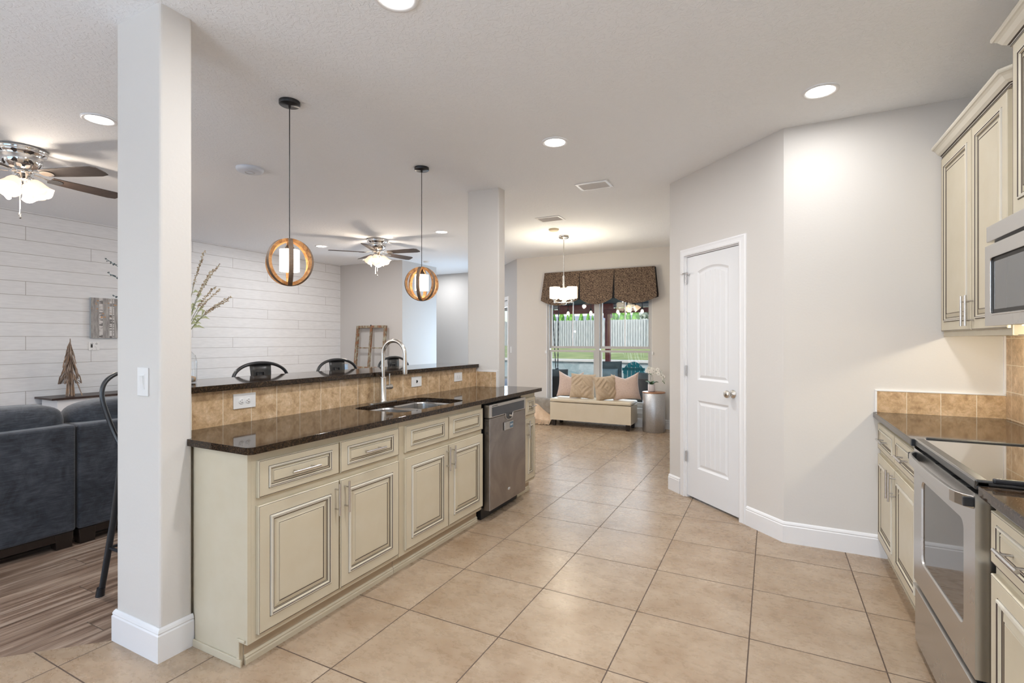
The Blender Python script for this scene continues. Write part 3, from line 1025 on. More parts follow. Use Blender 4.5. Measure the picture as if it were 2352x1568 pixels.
def base_cab(name, label, loc, rz, w, doors, drawers, depth=.585, top=.895, pulls=True, end_left=False, end_right=False, kickx=(0, 0), drawer_pulls=True, z=(.128, .668, .702, .858)):
    """doors/drawers: list of (x0,x1[,side of the pull]); local front face frame at y=0"""
    t = thing(name, label, 'cabinet', loc, rz)
    b = MB()
    if name == 'sink_cabinet':                  # open above for the bowls
        b.box(0, w, 0.0, .02, .10, top); b.box(0, w, .02, depth, .10, .685)
        b.box(0, .018, .02, depth, .685, top); b.box(w - .018, w, .02, depth, .685, top)
    else:
        b.box(.012 if kickx[0] else 0, w, 0.0, depth, .10, top)
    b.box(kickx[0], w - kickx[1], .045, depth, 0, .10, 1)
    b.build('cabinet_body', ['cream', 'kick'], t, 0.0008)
    # shoe moulding along the floor
    b = MB()
    b.sweep([(0, 0), (.010, 0), (.010, .020), (.007, .026), (.009, .032), (.004, .040), (0, .040)], [(w - kickx[1], .045), (kickx[0], .045)], side=-1)
    b.build('shoe_moulding', 'cream', t)
    for d in doors:
        b = MB(); raised(b, d[0], d[1], z[0], z[1])
        o = b.build('door', MC, t)
        if d[2] is not None:
            xh = d[1] - .027 if d[2] > 0 else d[0] + .027
            pull(o, xh, z[1] - .085 if z[1] < 1.0 else z[0] + .09, .155, True, -.019)
    for d in drawers:
        b = MB(); raised(b, d[0], d[1], z[2], z[3], fu=.046, fv=.030, k=.6)
        o = b.build('drawer', MC, t)
        if d[2]:
            pull(o, (d[0] + d[1]) / 2, (z[2] + z[3]) / 2, .155 if d[1] - d[0] > .25 else .10, False, -.0195)
    return t
R90 = PI / 2
IX = -1.93
Y0c = 1.364
c1 = base_cab('base_cabinet', 'cream glazed base cabinet with exposed side at the near end of the peninsula', (IX, Y0c, 0), R90, 0.945,
              [(.035, .479, 1), (.487, .932, -1)], [(.035, .479, 1), (.487, .932, 1)], kickx=(.012, 0))
# exposed end panel of the peninsula and its trims
b = MB()
b.slab([(0, 0), (0, .036), (0, .36 + .225), (0, .585)], [], 0, .001) if False else None
b.box(-.004, .0115, 0, .36, .10, .895); b.box(-.004, .0115, .05, .36, 0, .10)
b.box(.003, .0115, .3605, .381, 0, .895)
b.build('side_panel', 'cream', c1)
b = MB()
b.box(-.012, -.004, .035, .365, 0, .032)
b.box(-.012, -.004, .045, .060, .032, .118); b.box(-.012, -.004, .012, .045, .106, .118)
b.build('side_trim', 'cream', c1, .002)
base_cab('sink_cabinet', 'cream glazed sink base cabinet with two false drawer fronts below the sink', (IX, Y0c + .948, 0), R90, 0.945,
         [(.045, .487, 1), (.496, .938, -1)], [(.045, .487, 0), (.496, .938, 0)])
base_cab('base_cabinet', 'narrow cream glazed base cabinet at the far side of the dishwasher', (IX, 3.925, 0), R90, 0.285,
         [(.055, .262, -1)], [(.055, .262, 1)], kickx=(0, .03), depth=.34)

# ---------------------------------------------------------------- dishwasher
dw = thing('dishwasher', 'stainless steel dishwasher between cream cabinets under the dark worktop', 'dishwasher', (-1.875, 3.29, 0), R90)
b = MB(); b.box(.004, .612, .060, .60, .095, .885); b.box(.01, .61, .085, .60, 0.0, .095); b.build('dishwasher_body', 'black', dw)
b = MB()
b.box(0, .616, 0, .055, .082, .775)
b.build('dishwasher_door', 'dwsteel', dw, .004)
b = MB()
b.box(0, .616, 0, .055, .778, .878)
cp = b.build('control_panel', 'steel', dw, .003)
b = MB(); b.box(.035, .585, -.0015, .002, .786, .856); b.build('display_strip', plain('dark_display_strip', (.05, .055, .065, 1), .18), cp)
b = MB()
for i in range(7):
    b.box(.035 + i * .013, .043 + i * .013, -.001, .001, .8635, .868)
b.build('vent_slots', 'slot', cp)
b = MB()
for i in range(9):
    b.box(-.0008, .0005, .012, .034, .66 + i * .011, .665 + i * .011)
b.build('side_vent', 'slot', dw)
b = MB()
pts = [(.245, .786)] + [(.245 + .13 * (1 - math.cos(PI * i / 12)) / 2, .786 - .055 * math.sin(PI * i / 12) ** .6) for i in range(1, 12)] + [(.375, .786)]
b.add([(x, -.001, z) for x, z in pts], [tuple(reversed(range(len(pts))))])
pk = b.build('pocket_handle', 'gunmetal', dw)
b = MB()
b.tube([(x, -.002, z) for x, z in pts], .004, 8); b.build('handle_rim', 'steel', pk)
b = MB(); b.tube([(.30, -.003, .765), (.34, -.007, .755), (.365, -.003, .775)], .008, 8); b.build('handle_lip', 'chrome', pk)
# clean / dirty magnet
mg = thing('magnet_sign', 'small silver and blue slider magnet stuck on the dishwasher door', 'magnet', (-1.875, 3.29, 0), R90)
b = MB(); b.box(.215, .365, -.012, -.0008, .655, .718); b.build('magnet_plate', 'steel', mg, .003)
b = MB(); b.box(.305, .357, -.0135, -.0122, .664, .710); b.build('blue_window', plain('blue_window_ink', (.07, .13, .19, 1), .4), mg)
def text(s, size, mat, parent, loc, rot, name='lettering', ext=.0004, align='CENTER'):
    cu = bpy.data.curves.new(name, 'FONT')
    cu.body = s
    cu.size = size
    cu.extrude = ext
    cu.align_x = align
    cu.align_y = 'CENTER'
    o = bpy.data.objects.new(name, cu)
    C.objects.link(o)
    o.data.materials.append(M[mat] if isinstance(mat, str) else mat)
    me = bpy.data.meshes.new_from_object(o)
    bpy.data.objects.remove(o)
    o = bpy.data.objects.new(name, me)
    C.objects.link(o)
    o.parent = parent
    o.location = loc
    o.rotation_euler = rot
    return o
text('DIRTY', .018, 'plate', mg, (.331, -.0138, .687), (PI / 2, 0, 0))
# round emblem scratched low on the door
b = MB()
b.tube([(.31 + .016 * math.cos(a), -.001, .175 + .009 * math.sin(a)) for a in [i * PI / 8 for i in range(16)]], .0012, 6, closed=True)
b.tube([(.292, -.001, .170), (.306, -.001, .186), (.312, -.001, .168), (.326, -.001, .184)], .0014, 6)
b.build('emblem', 'plate', dw)

# ---------------------------------------------------------------- peninsula worktop with sink cut-out
ZT = .925
def rrect(x0, x1, y0, y1, r, n=5, skip=()):
    pts = []
    for ci, (cx, cy, a0) in enumerate(((x1, y1, 0), (x0, y1, PI / 2), (x0, y0, PI), (x1, y0, 3 * PI / 2))):
        if ci in skip:
            pts.append((cx, cy)); continue
        cx += -r if cx == x1 else r
        cy += -r if cy == y1 else r
        for k in range(n + 1):
            a = a0 + PI / 2 * k / n
            pts.append((cx + r * math.cos(a), cy + r * math.sin(a)))
    return pts
outer = [(-2.3115, 1.338)]
outer += [(-1.888 - .03 + .03 * math.sin(a), 1.338 + .03 - .03 * math.cos(a)) for a in [PI / 2 * k / 5 for k in range(6)]]
outer += [(-1.888 - .02 + .02 * math.cos(a), 4.30 - .02 + .02 * math.sin(a)) for a in [PI / 2 * k / 4 for k in range(5)]]
outer += [(-2.62, 4.30), (-2.62, 4.287), (-2.272, 4.287), (-2.272, 4.158), (-2.522, 4.158), (-2.522, 1.3635), (-2.3115, 1.3635)]
sx0, sx1, sy0, sy1 = -2.405, -1.985, 2.41, 3.14
hole = rrect(sx0, sx1, sy0, sy1, .075, 6)
b = MB(); b.slab(outer, [hole], .895, ZT)
tag(b.build('countertop', 'granite', None, .004, 3), 'dark brown speckled granite worktop of the peninsula holding the sink', 'countertop')
# bar top
b = MB()
b.slab([(-2.49, 1.376), (-2.49, 4.158), (-2.95, 4.158), (-2.95, 1.376)], [], 1.107, 1.137)
tag(b.build('bar_counter', 'granite', None, .004, 3), 'raised dark granite bar ledge behind the sink with stools under it', 'bar counter')
# sink
sk = thing('kitchen_sink', 'stainless steel double bowl undermount sink', 'sink', ((sx0 + sx1) / 2, (sy0 + sy1) / 2, .70))
def bowl(x0, x1, y0, y1, zb, zt, r):
    b = MB()
    seqr = [(0, zt), (.004, zt - .01), (.010, zb + .05), (.022, zb + .016), (.045, zb)]
    prev = None
    for ins, z in seqr:
        o = [(x, y, z) for x, y in rrect(x0 + ins, x1 - ins, y0 + ins, y1 - ins, max(.02, r - ins * .5), 6)]
        n = len(o)
        if prev:
            b.add(prev + o, [(i, (i + 1) % n, n + (i + 1) % n, n + i) for i in range(n)], 0, True)
        prev = o
    b.add(prev, [tuple(range(len(prev)))])
    return b
for (y0, y1) in ((-.367, -.012), (.012, .367)):
    o = bowl(-.213, .213, y0, y1, 0.0, .192, .07).build('sink_bowl', 'steel', sk)
    b = MB(); b.lathe([(.04, .001), (.04, .004), (.03, .0045), (.028, .002), (0, .002)], 24, 0, (0, (y0 + y1) / 2, 0)); b.build('drain', 'chrome', o)
b = MB(); b.slab(rrect(-.24, .24, -.39, .39, .08, 6), [rrect(-.213, .213, -.367, -.012, .07, 6), rrect(-.213, .213, .012, .367, .07, 6)], .188, .1935)
b.build('sink_rim', 'steel', sk)

# faucet
fc = thing('faucet', 'tall brushed nickel gooseneck faucet with side lever', 'faucet', (-2.447, 2.765, ZT))
b = MB(); b.slab(rrect(-.030, .030, -.135, .135, .028, 6), [], 0, .007); b.build('deck_plate', 'nickel', fc, .002)
b = MB()
b.lathe([(.027, .007), (.027, .012), (.0235, .016), (.0235, .175), (.0235, .178), (.0145, .180)], 28, 0)
b.build('faucet_body', 'nickel', fc)
b = MB()
R_ = .098
pts = [(0, 0, .178), (0, 0, .26), (0, 0, .338)]
pts += [(R_ - R_ * math.cos(a), 0, .338 + R_ * math.sin(a)) for a in [PI * k / 18 for k in range(1, 18)]]
pts += [(2 * R_, 0, .338), (2 * R_, 0, .30)]
b.tube(pts, .0135, 16)
b.build('spout', 'nickel', fc)
b = MB(); b.tube([(2 * R_, 0, .30), (2 * R_, 0, .262), (2 * R_, 0, .225), (2 * R_, 0, .205)], [.0155, .0155, .017, .016], 16); b.build('spray_head', 'nickel', fc)
b = MB()
b.tube([(0, .018, .105), (0, .058, .105)], .015, 16); b.tube([(0, .052, .105), (0, .088, .105)], .0185, 16)
b.tube([(0, .068, .118), (0, .070, .200)], .0055, 10)
b.build('lever', 'nickel', fc)

# tile backsplash of the peninsula
b = MB()
b.box(-2.534, -2.522, 1.3635, 4.159, ZT, 1.1065, 0)
tag(b.build('tile_backsplash', 'bs'), 'tan stone tile splash strip between worktop and bar ledge', 'backsplash')
b = MB(); b.box(-2.488, -2.297, 4.149, 4.1592, ZT, 1.066, 0); b.box(-2.521, -2.489, 4.149, 4.1592, ZT, 1.066, 0)
bs2 = b.build('tile_backsplash', 'bsx'); tag(bs2, 'small tan stone tile return on the far pillar', 'backsplash')
b = MB(); b.box(-2.488, -2.289, 4.147, 4.1592, 1.066, 1.074, 0); b.box(-2.297, -2.289, 4.147, 4.1592, ZT, 1.066, 0)
b.build('edge_trim', 'trim', bs2)

def outlet(name, label, loc, rz, w, h, kind):
    t = thing(name, label, 'outlet' if 'outlet' in name else 'switch', loc, rz)
    b = MB(); b.box(-w / 2, w / 2, -.006, -.0004, -h / 2, h / 2); b.build('cover_plate', 'plate', t, .002)
    hz = w > h
    if kind == 'duplex':
        for s in (-1, 1):
            cx, cz = (s * .0195, 0) if hz else (0, s * .0195)
            b = MB(); mk = Matrix.Translation((cx, -.006, cz)) @ Matrix.Rotation(PI / 2, 4, 'X')
            b.lathe([(.0165, -.001), (.0165, .0015), (.0155, .002), (0, .002)], 20, 0, (0, 0, 0), True, mk)
            f = b.build('socket_face', 'plate', t)
            b = MB()
            y0, y1 = -.0088, -.0079
            if hz:
                b.box(cx - .002, cx + .006, y0, y1, .005, .007); b.box(cx - .002, cx + .006, y0, y1, -.007, -.005); b.box(cx - .010, cx - .0065, y0, y1, -.0018, .0018)
            else:
                b.box(.005, .007, y0, y1, cz - .002, cz + .006); b.box(-.007, -.005, y0, y1, cz - .002, cz + .006); b.box(-.0018, .0018, y0, y1, cz - .010, cz - .0065)
            b.build('slots', 'slot', f)
    elif kind == 'rocker':
        b = MB()
        b.box(-.0165, .0165, -.0075, -.006, -.033, .033)
        b.add([(-.012, -.0085, -.028), (.012, -.0085, -.028), (.012, -.013, .026), (-.012, -.013, .026), (-.012, -.0075, -.028), (.012, -.0075, -.028), (.012, -.0075, .028), (-.012, -.0075, .028)],
              [(0, 1, 2, 3), (3, 2, 6, 7), (0, 3, 7, 4), (1, 5, 6, 2)])
        b.build('rocker', 'plate', t)
    elif kind == 'toggle':
        b = MB(); b.box(-.003, .003, -.016, -.006, -.004, .008); b.box(-.006, .006, -.0072, -.006, -.012, .012); b.build('toggle', 'slot', t)
    elif kind == 'jack':
        b = MB(); b.box(-.0165, .0165, -.0075, -.006, -.033, .033) if not hz else b.box(-.033, .033, -.0075, -.006, -.0165, .0165)
        b.build('insert', 'plate', t)
        for s in (-1, 1):
            b = MB()
            for q_ in (-1, 1):
                b.add([(s * .016 - .006, -.0078, q_ * .009), (s * .016 + .006, -.0078, q_ * .002), (s * .016 + .006, -.0078, q_ * .004), (s * .016 - .006, -.0078, q_ * .011)], [(0, 1, 2, 3), (3, 2, 1, 0)])
            b.build('slots', 'slot', t)
    return t
outlet('wall_outlet', 'white two socket outlet at the near end of the splash tile', (-2.5218, 1.7585, 1.040), R90, .129, .080, 'duplex')
outlet('wall_switch', 'white toggle switch plate on the splash tile right of the faucet', (-2.5218, 3.237, 1.035), R90, .127, .080, 'toggle')
outlet('wall_outlet', 'white outlet plate on the splash tile nearest the far pillar', (-2.5218, 3.840, 1.034), R90, .127, .080, 'jack')
outlet('wall_switch', 'white rocker switch on the near pillar', (-2.432, NY0, 1.184), 0, .082, .124, 'rocker')
mw_ = Matrix.Translation((-4.0, 7.98, 0)) @ Matrix.Rotation(math.atan2(1, -1), 4, 'Z')
pz = mw_ @ Vector((.335, 0, 1.19))
outlet('wall_switch', 'small white switch on the angled grey wall left of the nook', tuple(pz), math.atan2(1, -1) + PI, .072, .115, 'rocker')
outlet('wall_outlet', 'white outlet low on the wall behind the metal drum table', (-1.27, WY, .40), 0, .072, .115, 'duplex')

# ---------------------------------------------------------------- range side of the kitchen
RM = -PI / 2
RZ = (.128, .660, .694, .850)
base_cab('base_cabinet', 'cream glazed base cabinet in the corner between the end wall and the range', (.610, 3.878, 0), RM, 1.035,
         [(.030, .500, 1), (.512, 1.005, -1)], [(.030, .500, 1), (.512, 1.005, 1)], depth=.595, top=.878, z=RZ)
base_cab('base_cabinet', 'cream glazed base cabinet on the near side of the range', (.610, 2.045, 0), RM, 0.90,
         [(.020, .440, 1), (.452, .88, -1)], [(.020, .440, 1), (.452, .88, 1)], depth=.595, top=.878, z=RZ)
b = MB(); b.slab([(.572, 2.838), (1.2095, 2.838), (1.2095, 3.884), (.572, 3.884)], [], .8785, .912)
tag(b.build('countertop', 'granite', None, .005, 3), 'dark granite worktop in the corner beyond the range', 'countertop')
b = MB(); b.slab([(.572, 1.13), (1.2095, 1.13), (1.2095, 2.062), (.572, 2.062)], [], .8785, .912)
tag(b.build('countertop', 'granite', None, .005, 3), 'dark granite worktop on the near side of the range', 'countertop')
b = MB(); b.box(.592, 1.2095, 3.873, 3.8845, .9125, 1.045)
sp = tag(b.build('tile_backsplash', 'bsr'), 'low tan tile splash on the end wall above the corner worktop', 'backsplash')
b = MB(); b.box(.582, 1.198, 3.870, 3.8845, 1.045, 1.055); b.box(.582, .592, 3.870, 3.8845, .9125, 1.045)
b.build('edge_trim', 'trim', sp, .002)
b = MB(); b.box(1.1985, 1.2095, 1.13, 3.8695, .9125, 1.389)
sp = tag(b.build('tile_backsplash', 'bsw'), 'full height tan tile splash behind the range', 'backsplash')
b = MB(); b.box(1.190, 1.1985, 3.8705, 3.8840, 1.056, 1.389)
b.build('edge_trim', 'trim', sp)

rg = thing('range_stove', 'stainless steel slide-in electric range with black glass top', 'stove', (.568, 2.832, 0), RM)
b = MB(); b.box(.006, .756, .056, .63, .03, .905); b.box(.03, .73, .08, .6, 0, .03)
b.build('oven_body', 'bluedark', rg)
b = MB(); b.box(0, .762, .004, .055, .032, .268)
b.add([(0, .004, .268), (.762, .004, .268), (.762, -.006, .282), (0, -.006, .282), (0, .03, .268), (.762, .03, .268), (.762, .012, .286), (0, .012, .286)],
      [(0, 1, 2, 3), (3, 2, 6, 7), (7, 6, 5, 4), (0, 3, 7, 4), (1, 5, 6, 2)])
b.build('storage_drawer', 'steel', rg, .002)
# oven door with rounded window
b = MB()
wx0, wx1, wz0, wz1 = .125, .655, .415, .770
outer_ = [(0, .302), (.762, .302), (.762, .885), (0, .885)]
hole_ = rrect(wx0, wx1, wz0, wz1, .035, 6)
loops = [[Vector((x, z, 0)) for x, z in lp] for lp in (outer_, hole_)]
fl = [p for lp in loops for p in lp]
b.add([(p.x, 0, p.y) for p in fl], [tuple(t) for t in tessellate_polygon(loops)])
nh = len(hole_)
ho = [(x, 0, z) for x, z in hole_]; hi = [(x + (.39 - x) * .012, .006, z + (.59 - z) * .018) for x, z in hole_]
b.add(ho + hi, [(i, (i + 1) % nh, nh + (i + 1) % nh, nh + i) for i in range(nh)])
b.add([(0, 0, .302), (.762, 0, .302), (.762, 0, .885), (0, 0, .885), (0, .05, .302), (.762, .05, .302), (.762, .05, .885), (0, .05, .885)],
      [(0, 4, 5, 1), (1, 5, 6, 2), (2, 6, 7, 3), (3, 7, 4, 0), (4, 7, 6, 5)])
od = b.build('oven_door', 'steel', rg)
b = MB(); b.add([(x, .006, z) for x, z in hole_], [tuple(range(nh))]); b.build('door_window', 'ovenglass', od)
for x0, n in ((.10, 3), (.165, 13), (.345, 15), (.585, 8)):
    b = MB()
    for i in range(n):
        b.box(x0 + i * .0115, x0 + i * .0115 + .0065, .003, .024, .8845, .8862)
    b.build('vent_grille', 'slot', od)
b = MB()
V = []
n = 24
for i in range(n + 1):
    t = i / n
    x = .010 + t * .742
    e = min(t, 1 - t) / .12
    y = -.036 - .006 * math.sin(PI * t)
    if e < 1:
        y = -.036 * math.sin(e * PI / 2) ** .8 + .002 - .006 * math.sin(PI * t)
    z0 = .832 - .004 * math.sin(PI * t); z1 = .872 - .006 * math.sin(PI * t)
    V += [(x, y, z0), (x, y, z1), (x, y + .012, z1 + .001), (x, y + .012, z0)]
F = []
for i in range(n):
    a = i * 4
    for k in range(4):
        F.append((a + k, a + 4 + k, a + 4 + (k + 1) % 4, a + (k + 1) % 4))
F += [(0, 1, 2, 3), (n * 4 + 3, n * 4 + 2, n * 4 + 1, n * 4)]
b.add(V, F)
b.build('handle', 'steel', od, .002)
for hx in (.020, .736):
    b = MB(); b.box(hx, hx + .014, -.026, 0, .838, .868); b.build('handle_mount', 'black', od, .003)
b = MB()
b.box(.0, .762, .0, .640, .9065, .928)
b.build('cooktop', 'cookglass', rg, .004)
b = MB(); b.box(0, .762, -.0005, .040, .8955, .9285); b.build('front_trim', 'gunmetal', rg, .008, 3)
b = MB(); b.box(-.006, .010, .042, .64, .921, .934); b.build('side_trim', 'black', rg, .004)
b = MB(); b.box(.752, .768, .042, .64, .921, .937); b.build('side_trim', 'black', rg, .005)
b = MB(); b.box(-.012, .012, -.012, .02, .893, .924); b.build('corner_cap', 'black', rg, .002)

mo = thing('microwave', 'stainless steel over-the-range microwave hood under the tall cabinet', 'microwave', (.808, 2.828, 1.425), RM)
b = MB(); b.box(.004, .756, .03, .40, .004, .415)
b.build('microwave_body', 'gunmetal', mo)
b = MB(); b.box(0, .76, .004, .035, .352, .418); b.build('vent_panel', 'steel', mo, .003)
b = MB()
hole_ = rrect(.066, .56, .046, .282, .018, 5)
outer_ = [(0, 0), (.60, 0), (.60, .335), (0, .335)]
loops = [[Vector((x, z, 0)) for x, z in lp] for lp in (outer_, hole_)]
fl = [p for lp in loops for p in lp]
b.add([(p.x, 0, p.y) for p in fl], [tuple(t) for t in tessellate_polygon(loops)])
nh = len(hole_)
b.add([(x, 0, z) for x, z in hole_] + [(x, .005, z) for x, z in hole_], [(i, (i + 1) % nh, nh + (i + 1) % nh, nh + i) for i in range(nh)])
b.add([(0, 0, 0), (.6, 0, 0), (.6, 0, .335), (0, 0, .335), (0, .03, 0), (.6, .03, 0), (.6, .03, .335), (0, .03, .335)],
      [(0, 4, 5, 1), (1, 5, 6, 2), (2, 6, 7, 3), (3, 7, 4, 0)])
md_ = b.build('microwave_door', 'steel', mo)
b = MB(); b.add([(x, .005, z) for x, z in hole_], [tuple(range(nh))]); wf = b.build('window_border', 'slot', md_)
b = MB(); b.add([(x, .0045, z) for x, z in rrect(.084, .545, .066, .262, .004, 2)], [tuple(range(12))]); b.build('door_window', 'mwglass', md_)
b = MB(); b.tube([(x, -.001, z) for x, z in hole_], .004, 8, closed=True); b.build('window_trim', 'steel', md_)
b = MB(); b.box(.605, .76, 0, .03, 0, .335); b.build('key_panel', 'black', mo, .002)
for hx in (.05, .57):
    b = MB(); b.box(hx, hx + .12, .10, .24, -.001, .0035); b.build('hood_light', 'hoodlens', mo)
light('hood_lamp', 'POINT', (.11, .17, -.022), 3.0, (1, .86, .60), .018, (0, 0, 0), parent=mo)
light('hood_lamp', 'POINT', (.63, .17, -.022), 3.0, (1, .86, .60), .018, (0, 0, 0), parent=mo)

CR = [(0, 0), (.007, 0), (.007, .005), (.012, .006), (.013, .013), (.013, .0165), (.020, .020), (.032, .030), (.044, .048), (.052, .055), (.058, .058), (.062, .064), (.062, .074), (0, .074)]
CRM = [0, 1, 0, 1, 0, 1, 0, 0, 0, 0, 0, 0, 0]
def upper(name, label, loc, w, zt, doors, depth, zc, crown_path, pullz=True):
    t = thing(name, label, 'cabinet', loc, RM)
    b = MB(); b.box(0, w, 0, depth, .048 if pullz else 0, zt)
    if pullz:                                   # recessed underside behind the light rail
        b.box(0, .016, 0, depth, 0, .048); b.box(w - .016, w, 0, depth, 0, .048)
    b.build('cabinet_body', 'cream', t, .001)
    for x0, x1, s_ in doors:
        b = MB(); raised(b, x0, x1, .028, zt - .012)
        o = b.build('door', MC, t)
        if s_:
            pull(o, x1 - .027 if s_ > 0 else x0 + .027, .125, .155, True, -.019)
    b = MB(); b.sweep([(p[0], p[1] + zc) for p in CR], crown_path, side=-1, mi=CRM)
    b.build('crown_moulding', ['creamhi', 'glaze'], t)
    return t
u1 = upper('upper_cabinet', 'cream glazed two door wall cabinet in the far corner beside the microwave', (.924, 3.880, 1.390), .975, 1.068,
           [(.015, .520, 1), (.530, .965, -1)], .284, 1.060, [(1.02, .05), (.975, 0.0), (0, 0)])
b = MB(); b.slab([(.975, 0), (1.045, .07), (1.045, .28), (.975, .28)], [], 0, 1.068); b.build('angled_end_post', 'cream', u1)
b = MB(); b.box(.0, .975, -.004, .016, -.004, .048); b.build('light_rail', 'cream', u1, .003)
b = MB(); b.box(.35, .75, .06, .10, .030, .0475); b.build('undercabinet_lamp', 'hoodlens', u1)
light('undercabinet_lamp', 'POINT', (.56, .078, .026), 7.0, (1, .88, .66), .010, parent=u1)
u2 = upper('upper_cabinet', 'taller cream glazed wall cabinet above the microwave', (.905, 2.830, 1.850), .762, .745,
           [(.030, .375, 0), (.385, .732, 0)], .304, .738, [(.762, .28), (.762, 0), (0, 0), (0, .28)], False)

# ---------------------------------------------------------------- ceiling fixtures
def downlight(label, x, y, e=16, col=(1.0, .99, .98)):
    t = thing('recessed_downlight', label, 'ceiling light', (x, y, H), 0, 'recessed ceiling downlights')
    b = MB(); b.lathe([(.096, -.0005), (.096, -.006), (.086, -.010), (.076, -.006), (.070, -.002)], 40, 0, caps=(False, False)); b.build('trim_ring', 'trim', t)
    b = MB(); b.lathe([(.0, -.0045), (.071, -.0045)], 40, 0, caps=(False, False)); b.build('lens', 'canlens', t)
    light('downlight_lamp', 'AREA', (0, 0, -.012), e, col, .14, (0, 0, 0), parent=t)
    return t
KE = 16.5
downlight('bright recessed downlight near the tall cabinets, over the angled walls', .251, 3.40, 7)
downlight('bright recessed downlight in the middle of the kitchen ceiling, before the square vent', -1.396, 3.40, KE)
downlight('recessed downlight cut off by the top edge of the picture', -1.396, 1.655, KE)
downlight('recessed downlight over the living room between far fan and far pillar', -3.886, 5.525, 20)
downlight('small far recessed downlight left of the far ceiling fan', -6.108, 5.527, 20)
downlight('recessed downlight left of the near pillar, beside the near ceiling fan', -3.887, 1.695, 15)
# the same kitchen grid continues behind the camera
light('recess_fill', 'AREA', (-6.2, 8.5, H - .02), 15, (.97, .99, 1), .14)  # not in the grid: unseen fill added to brighten the dark recess
light('downlight_lamp', 'AREA', (.251, 1.655, H - .012), 26, (.98, .99, 1), .14)
for (x, y) in ((.251, -.10), (-1.396, -.10), (-4.5, -1.2), (-6.108, 1.695)):
    light('downlight_lamp', 'AREA', (x, y, H - .012), KE * .10, (1, .98, .96), .14)

def vent(label, x, y):
    t = thing('ceiling_vent', label, 'vent', (x, y, H), 0, 'white ceiling registers')
    b = MB()
    w, d, f = .152, .108, .026
    for q in ((-w, w, -d, -d + f), (-w, w, d - f, d), (-w, -w + f, -d + f, d - f), (w - f, w, -d + f, d - f)):
        b.box(q[0], q[1], q[2], q[3], -.008, -.0005)
    b.build('vent_frame', 'trim', t, .002)
    b = MB()
    for i in range(9):
        y_ = -d + f + (2 * d - 2 * f) * (i + .5) / 9
        b.add([(-w + f, y_ - .007, -.003), (w - f, y_ - .007, -.003), (w - f, y_ + .006, -.012), (-w + f, y_ + .006, -.012)], [(0, 1, 2, 3), (3, 2, 1, 0)])
    b.build('louvres', 'plate', t)
    b = MB(); b.add([(-w + f, -d + f, -.0008), (w - f, -d + f, -.0008), (w - f, d - f, -.0008), (-w + f, d - f, -.0008)], [(3, 2, 1, 0)]); b.build('duct_opening', 'slot', t)
vent('nearer, larger looking ceiling vent above the pantry side', -1.46, 4.508)
vent('farther ceiling vent just before the round detector', -2.323, 5.512)

def disc(name, label, cat, x, y, r, h, m, ring=False):
    t = thing(name, label, cat, (x, y, H))
    b = MB(); b.lathe([(r, -.0005), (r * 1.0, -h * .35), (r * .93, -h * .7), (r * .75, -h * .95), (0, -h)], 40); b.build('housing', m, t)
    if ring:
        b = MB(); b.lathe([(r * .36, -h * .995), (r * .36, -h * 1.06), (r * .33, -h * 1.06), (r * .33, -h * .995)], 32, caps=(False, False)); b.build('ring', 'alu', t)
disc('ceiling_speaker', 'round bluish white ceiling disc with a ring, above the bar stools', 'speaker', -3.88, 2.757, .105, .035, 'spk', True)
disc('smoke_detector', 'small round beige detector on the nook ceiling before the chandelier', 'detector', -2.501, 6.054, .066, .028, 'beige')
disc('smoke_detector', 'small pale detector on the far living room ceiling right of the far fan', 'detector', -5.583, 7.472, .06, .028, 'plate')

# pendants
def pendant():
    t = thing('pendant_light', 'nearer pendant lamp, wooden hoop orb hanging over the near half of the bar', 'pendant light', (-2.578, 2.092, H), 0, 'wooden hoop pendants over the bar')
    b = MB(); b.lathe([(.060, -.0005), (.060, -.020), (.057, -.023), (.008, -.024), (.006, -.040), (0, -.040)], 36); b.build('canopy', 'black', t)
    b = MB(); b.tube([(0, 0, -.03), (0, 0, -.828)], .0028, 8); b.build('cord', 'cord', t)
    zc = -.967
    R = .143
    for k in range(3):
        b = MB()
        n = 56
        V = []; F = []; MI = []
        for i in range(n):
            a = 2 * PI * i / n
            co, si = math.cos(a), math.sin(a)
            ro, ri = R, R - .021
            o_ = k * .0004
            for (r_, y_) in ((ro - o_, -.0125), (ro - o_, .0125), (ri + o_, .0125), (ri + o_, -.0125)):
                V.append((r_ * co, y_, zc + r_ * si))
        for i in range(n):
            j = (i + 1) % n
            for q_ in range(4):
                F.append((i * 4 + q_, i * 4 + (q_ + 1) % 4, j * 4 + (q_ + 1) % 4, j * 4 + q_)); MI.append(1 if q_ == 0 else 0)
        b.add(V, F, MI)
        o = b.build('wooden_hoop', ['hoop', 'hoopedge'], t)
        o.rotation_euler = (0, 0, k * PI / 3)
    b = MB(); b.lathe([(.010, -.828), (.012, -.85), (.014, -.862), (.024, -.874), (.027, -.884), (.027, -.892), (.0, -.892)], 24); b.build('socket_cup', 'gunmetal', t)
    b = MB(); b.lathe([(.056, -.893), (.056, -1.022), (.054, -1.022), (.054, -.893)], 36, caps=(False, False)); b.lathe([(.010, -.893), (.056, -.893)], 36, caps=(False, False))
    b.lathe([(0, -1.018), (.054, -1.018)], 36, caps=(False, False))
    b.build('lamp_shade', 'shade', t)
    return t
pd = pendant()
va = math.atan2(2.092, -2.578)
pd.rotation_euler = (0, 0, va + math.radians(4))
va2 = math.atan2(3.397, -2.589)
pd2 = dup(pd, (-2.589, 3.397, H), va2 + math.radians(-14), 'farther pendant lamp, wooden hoop orb hanging over the far half of the bar')

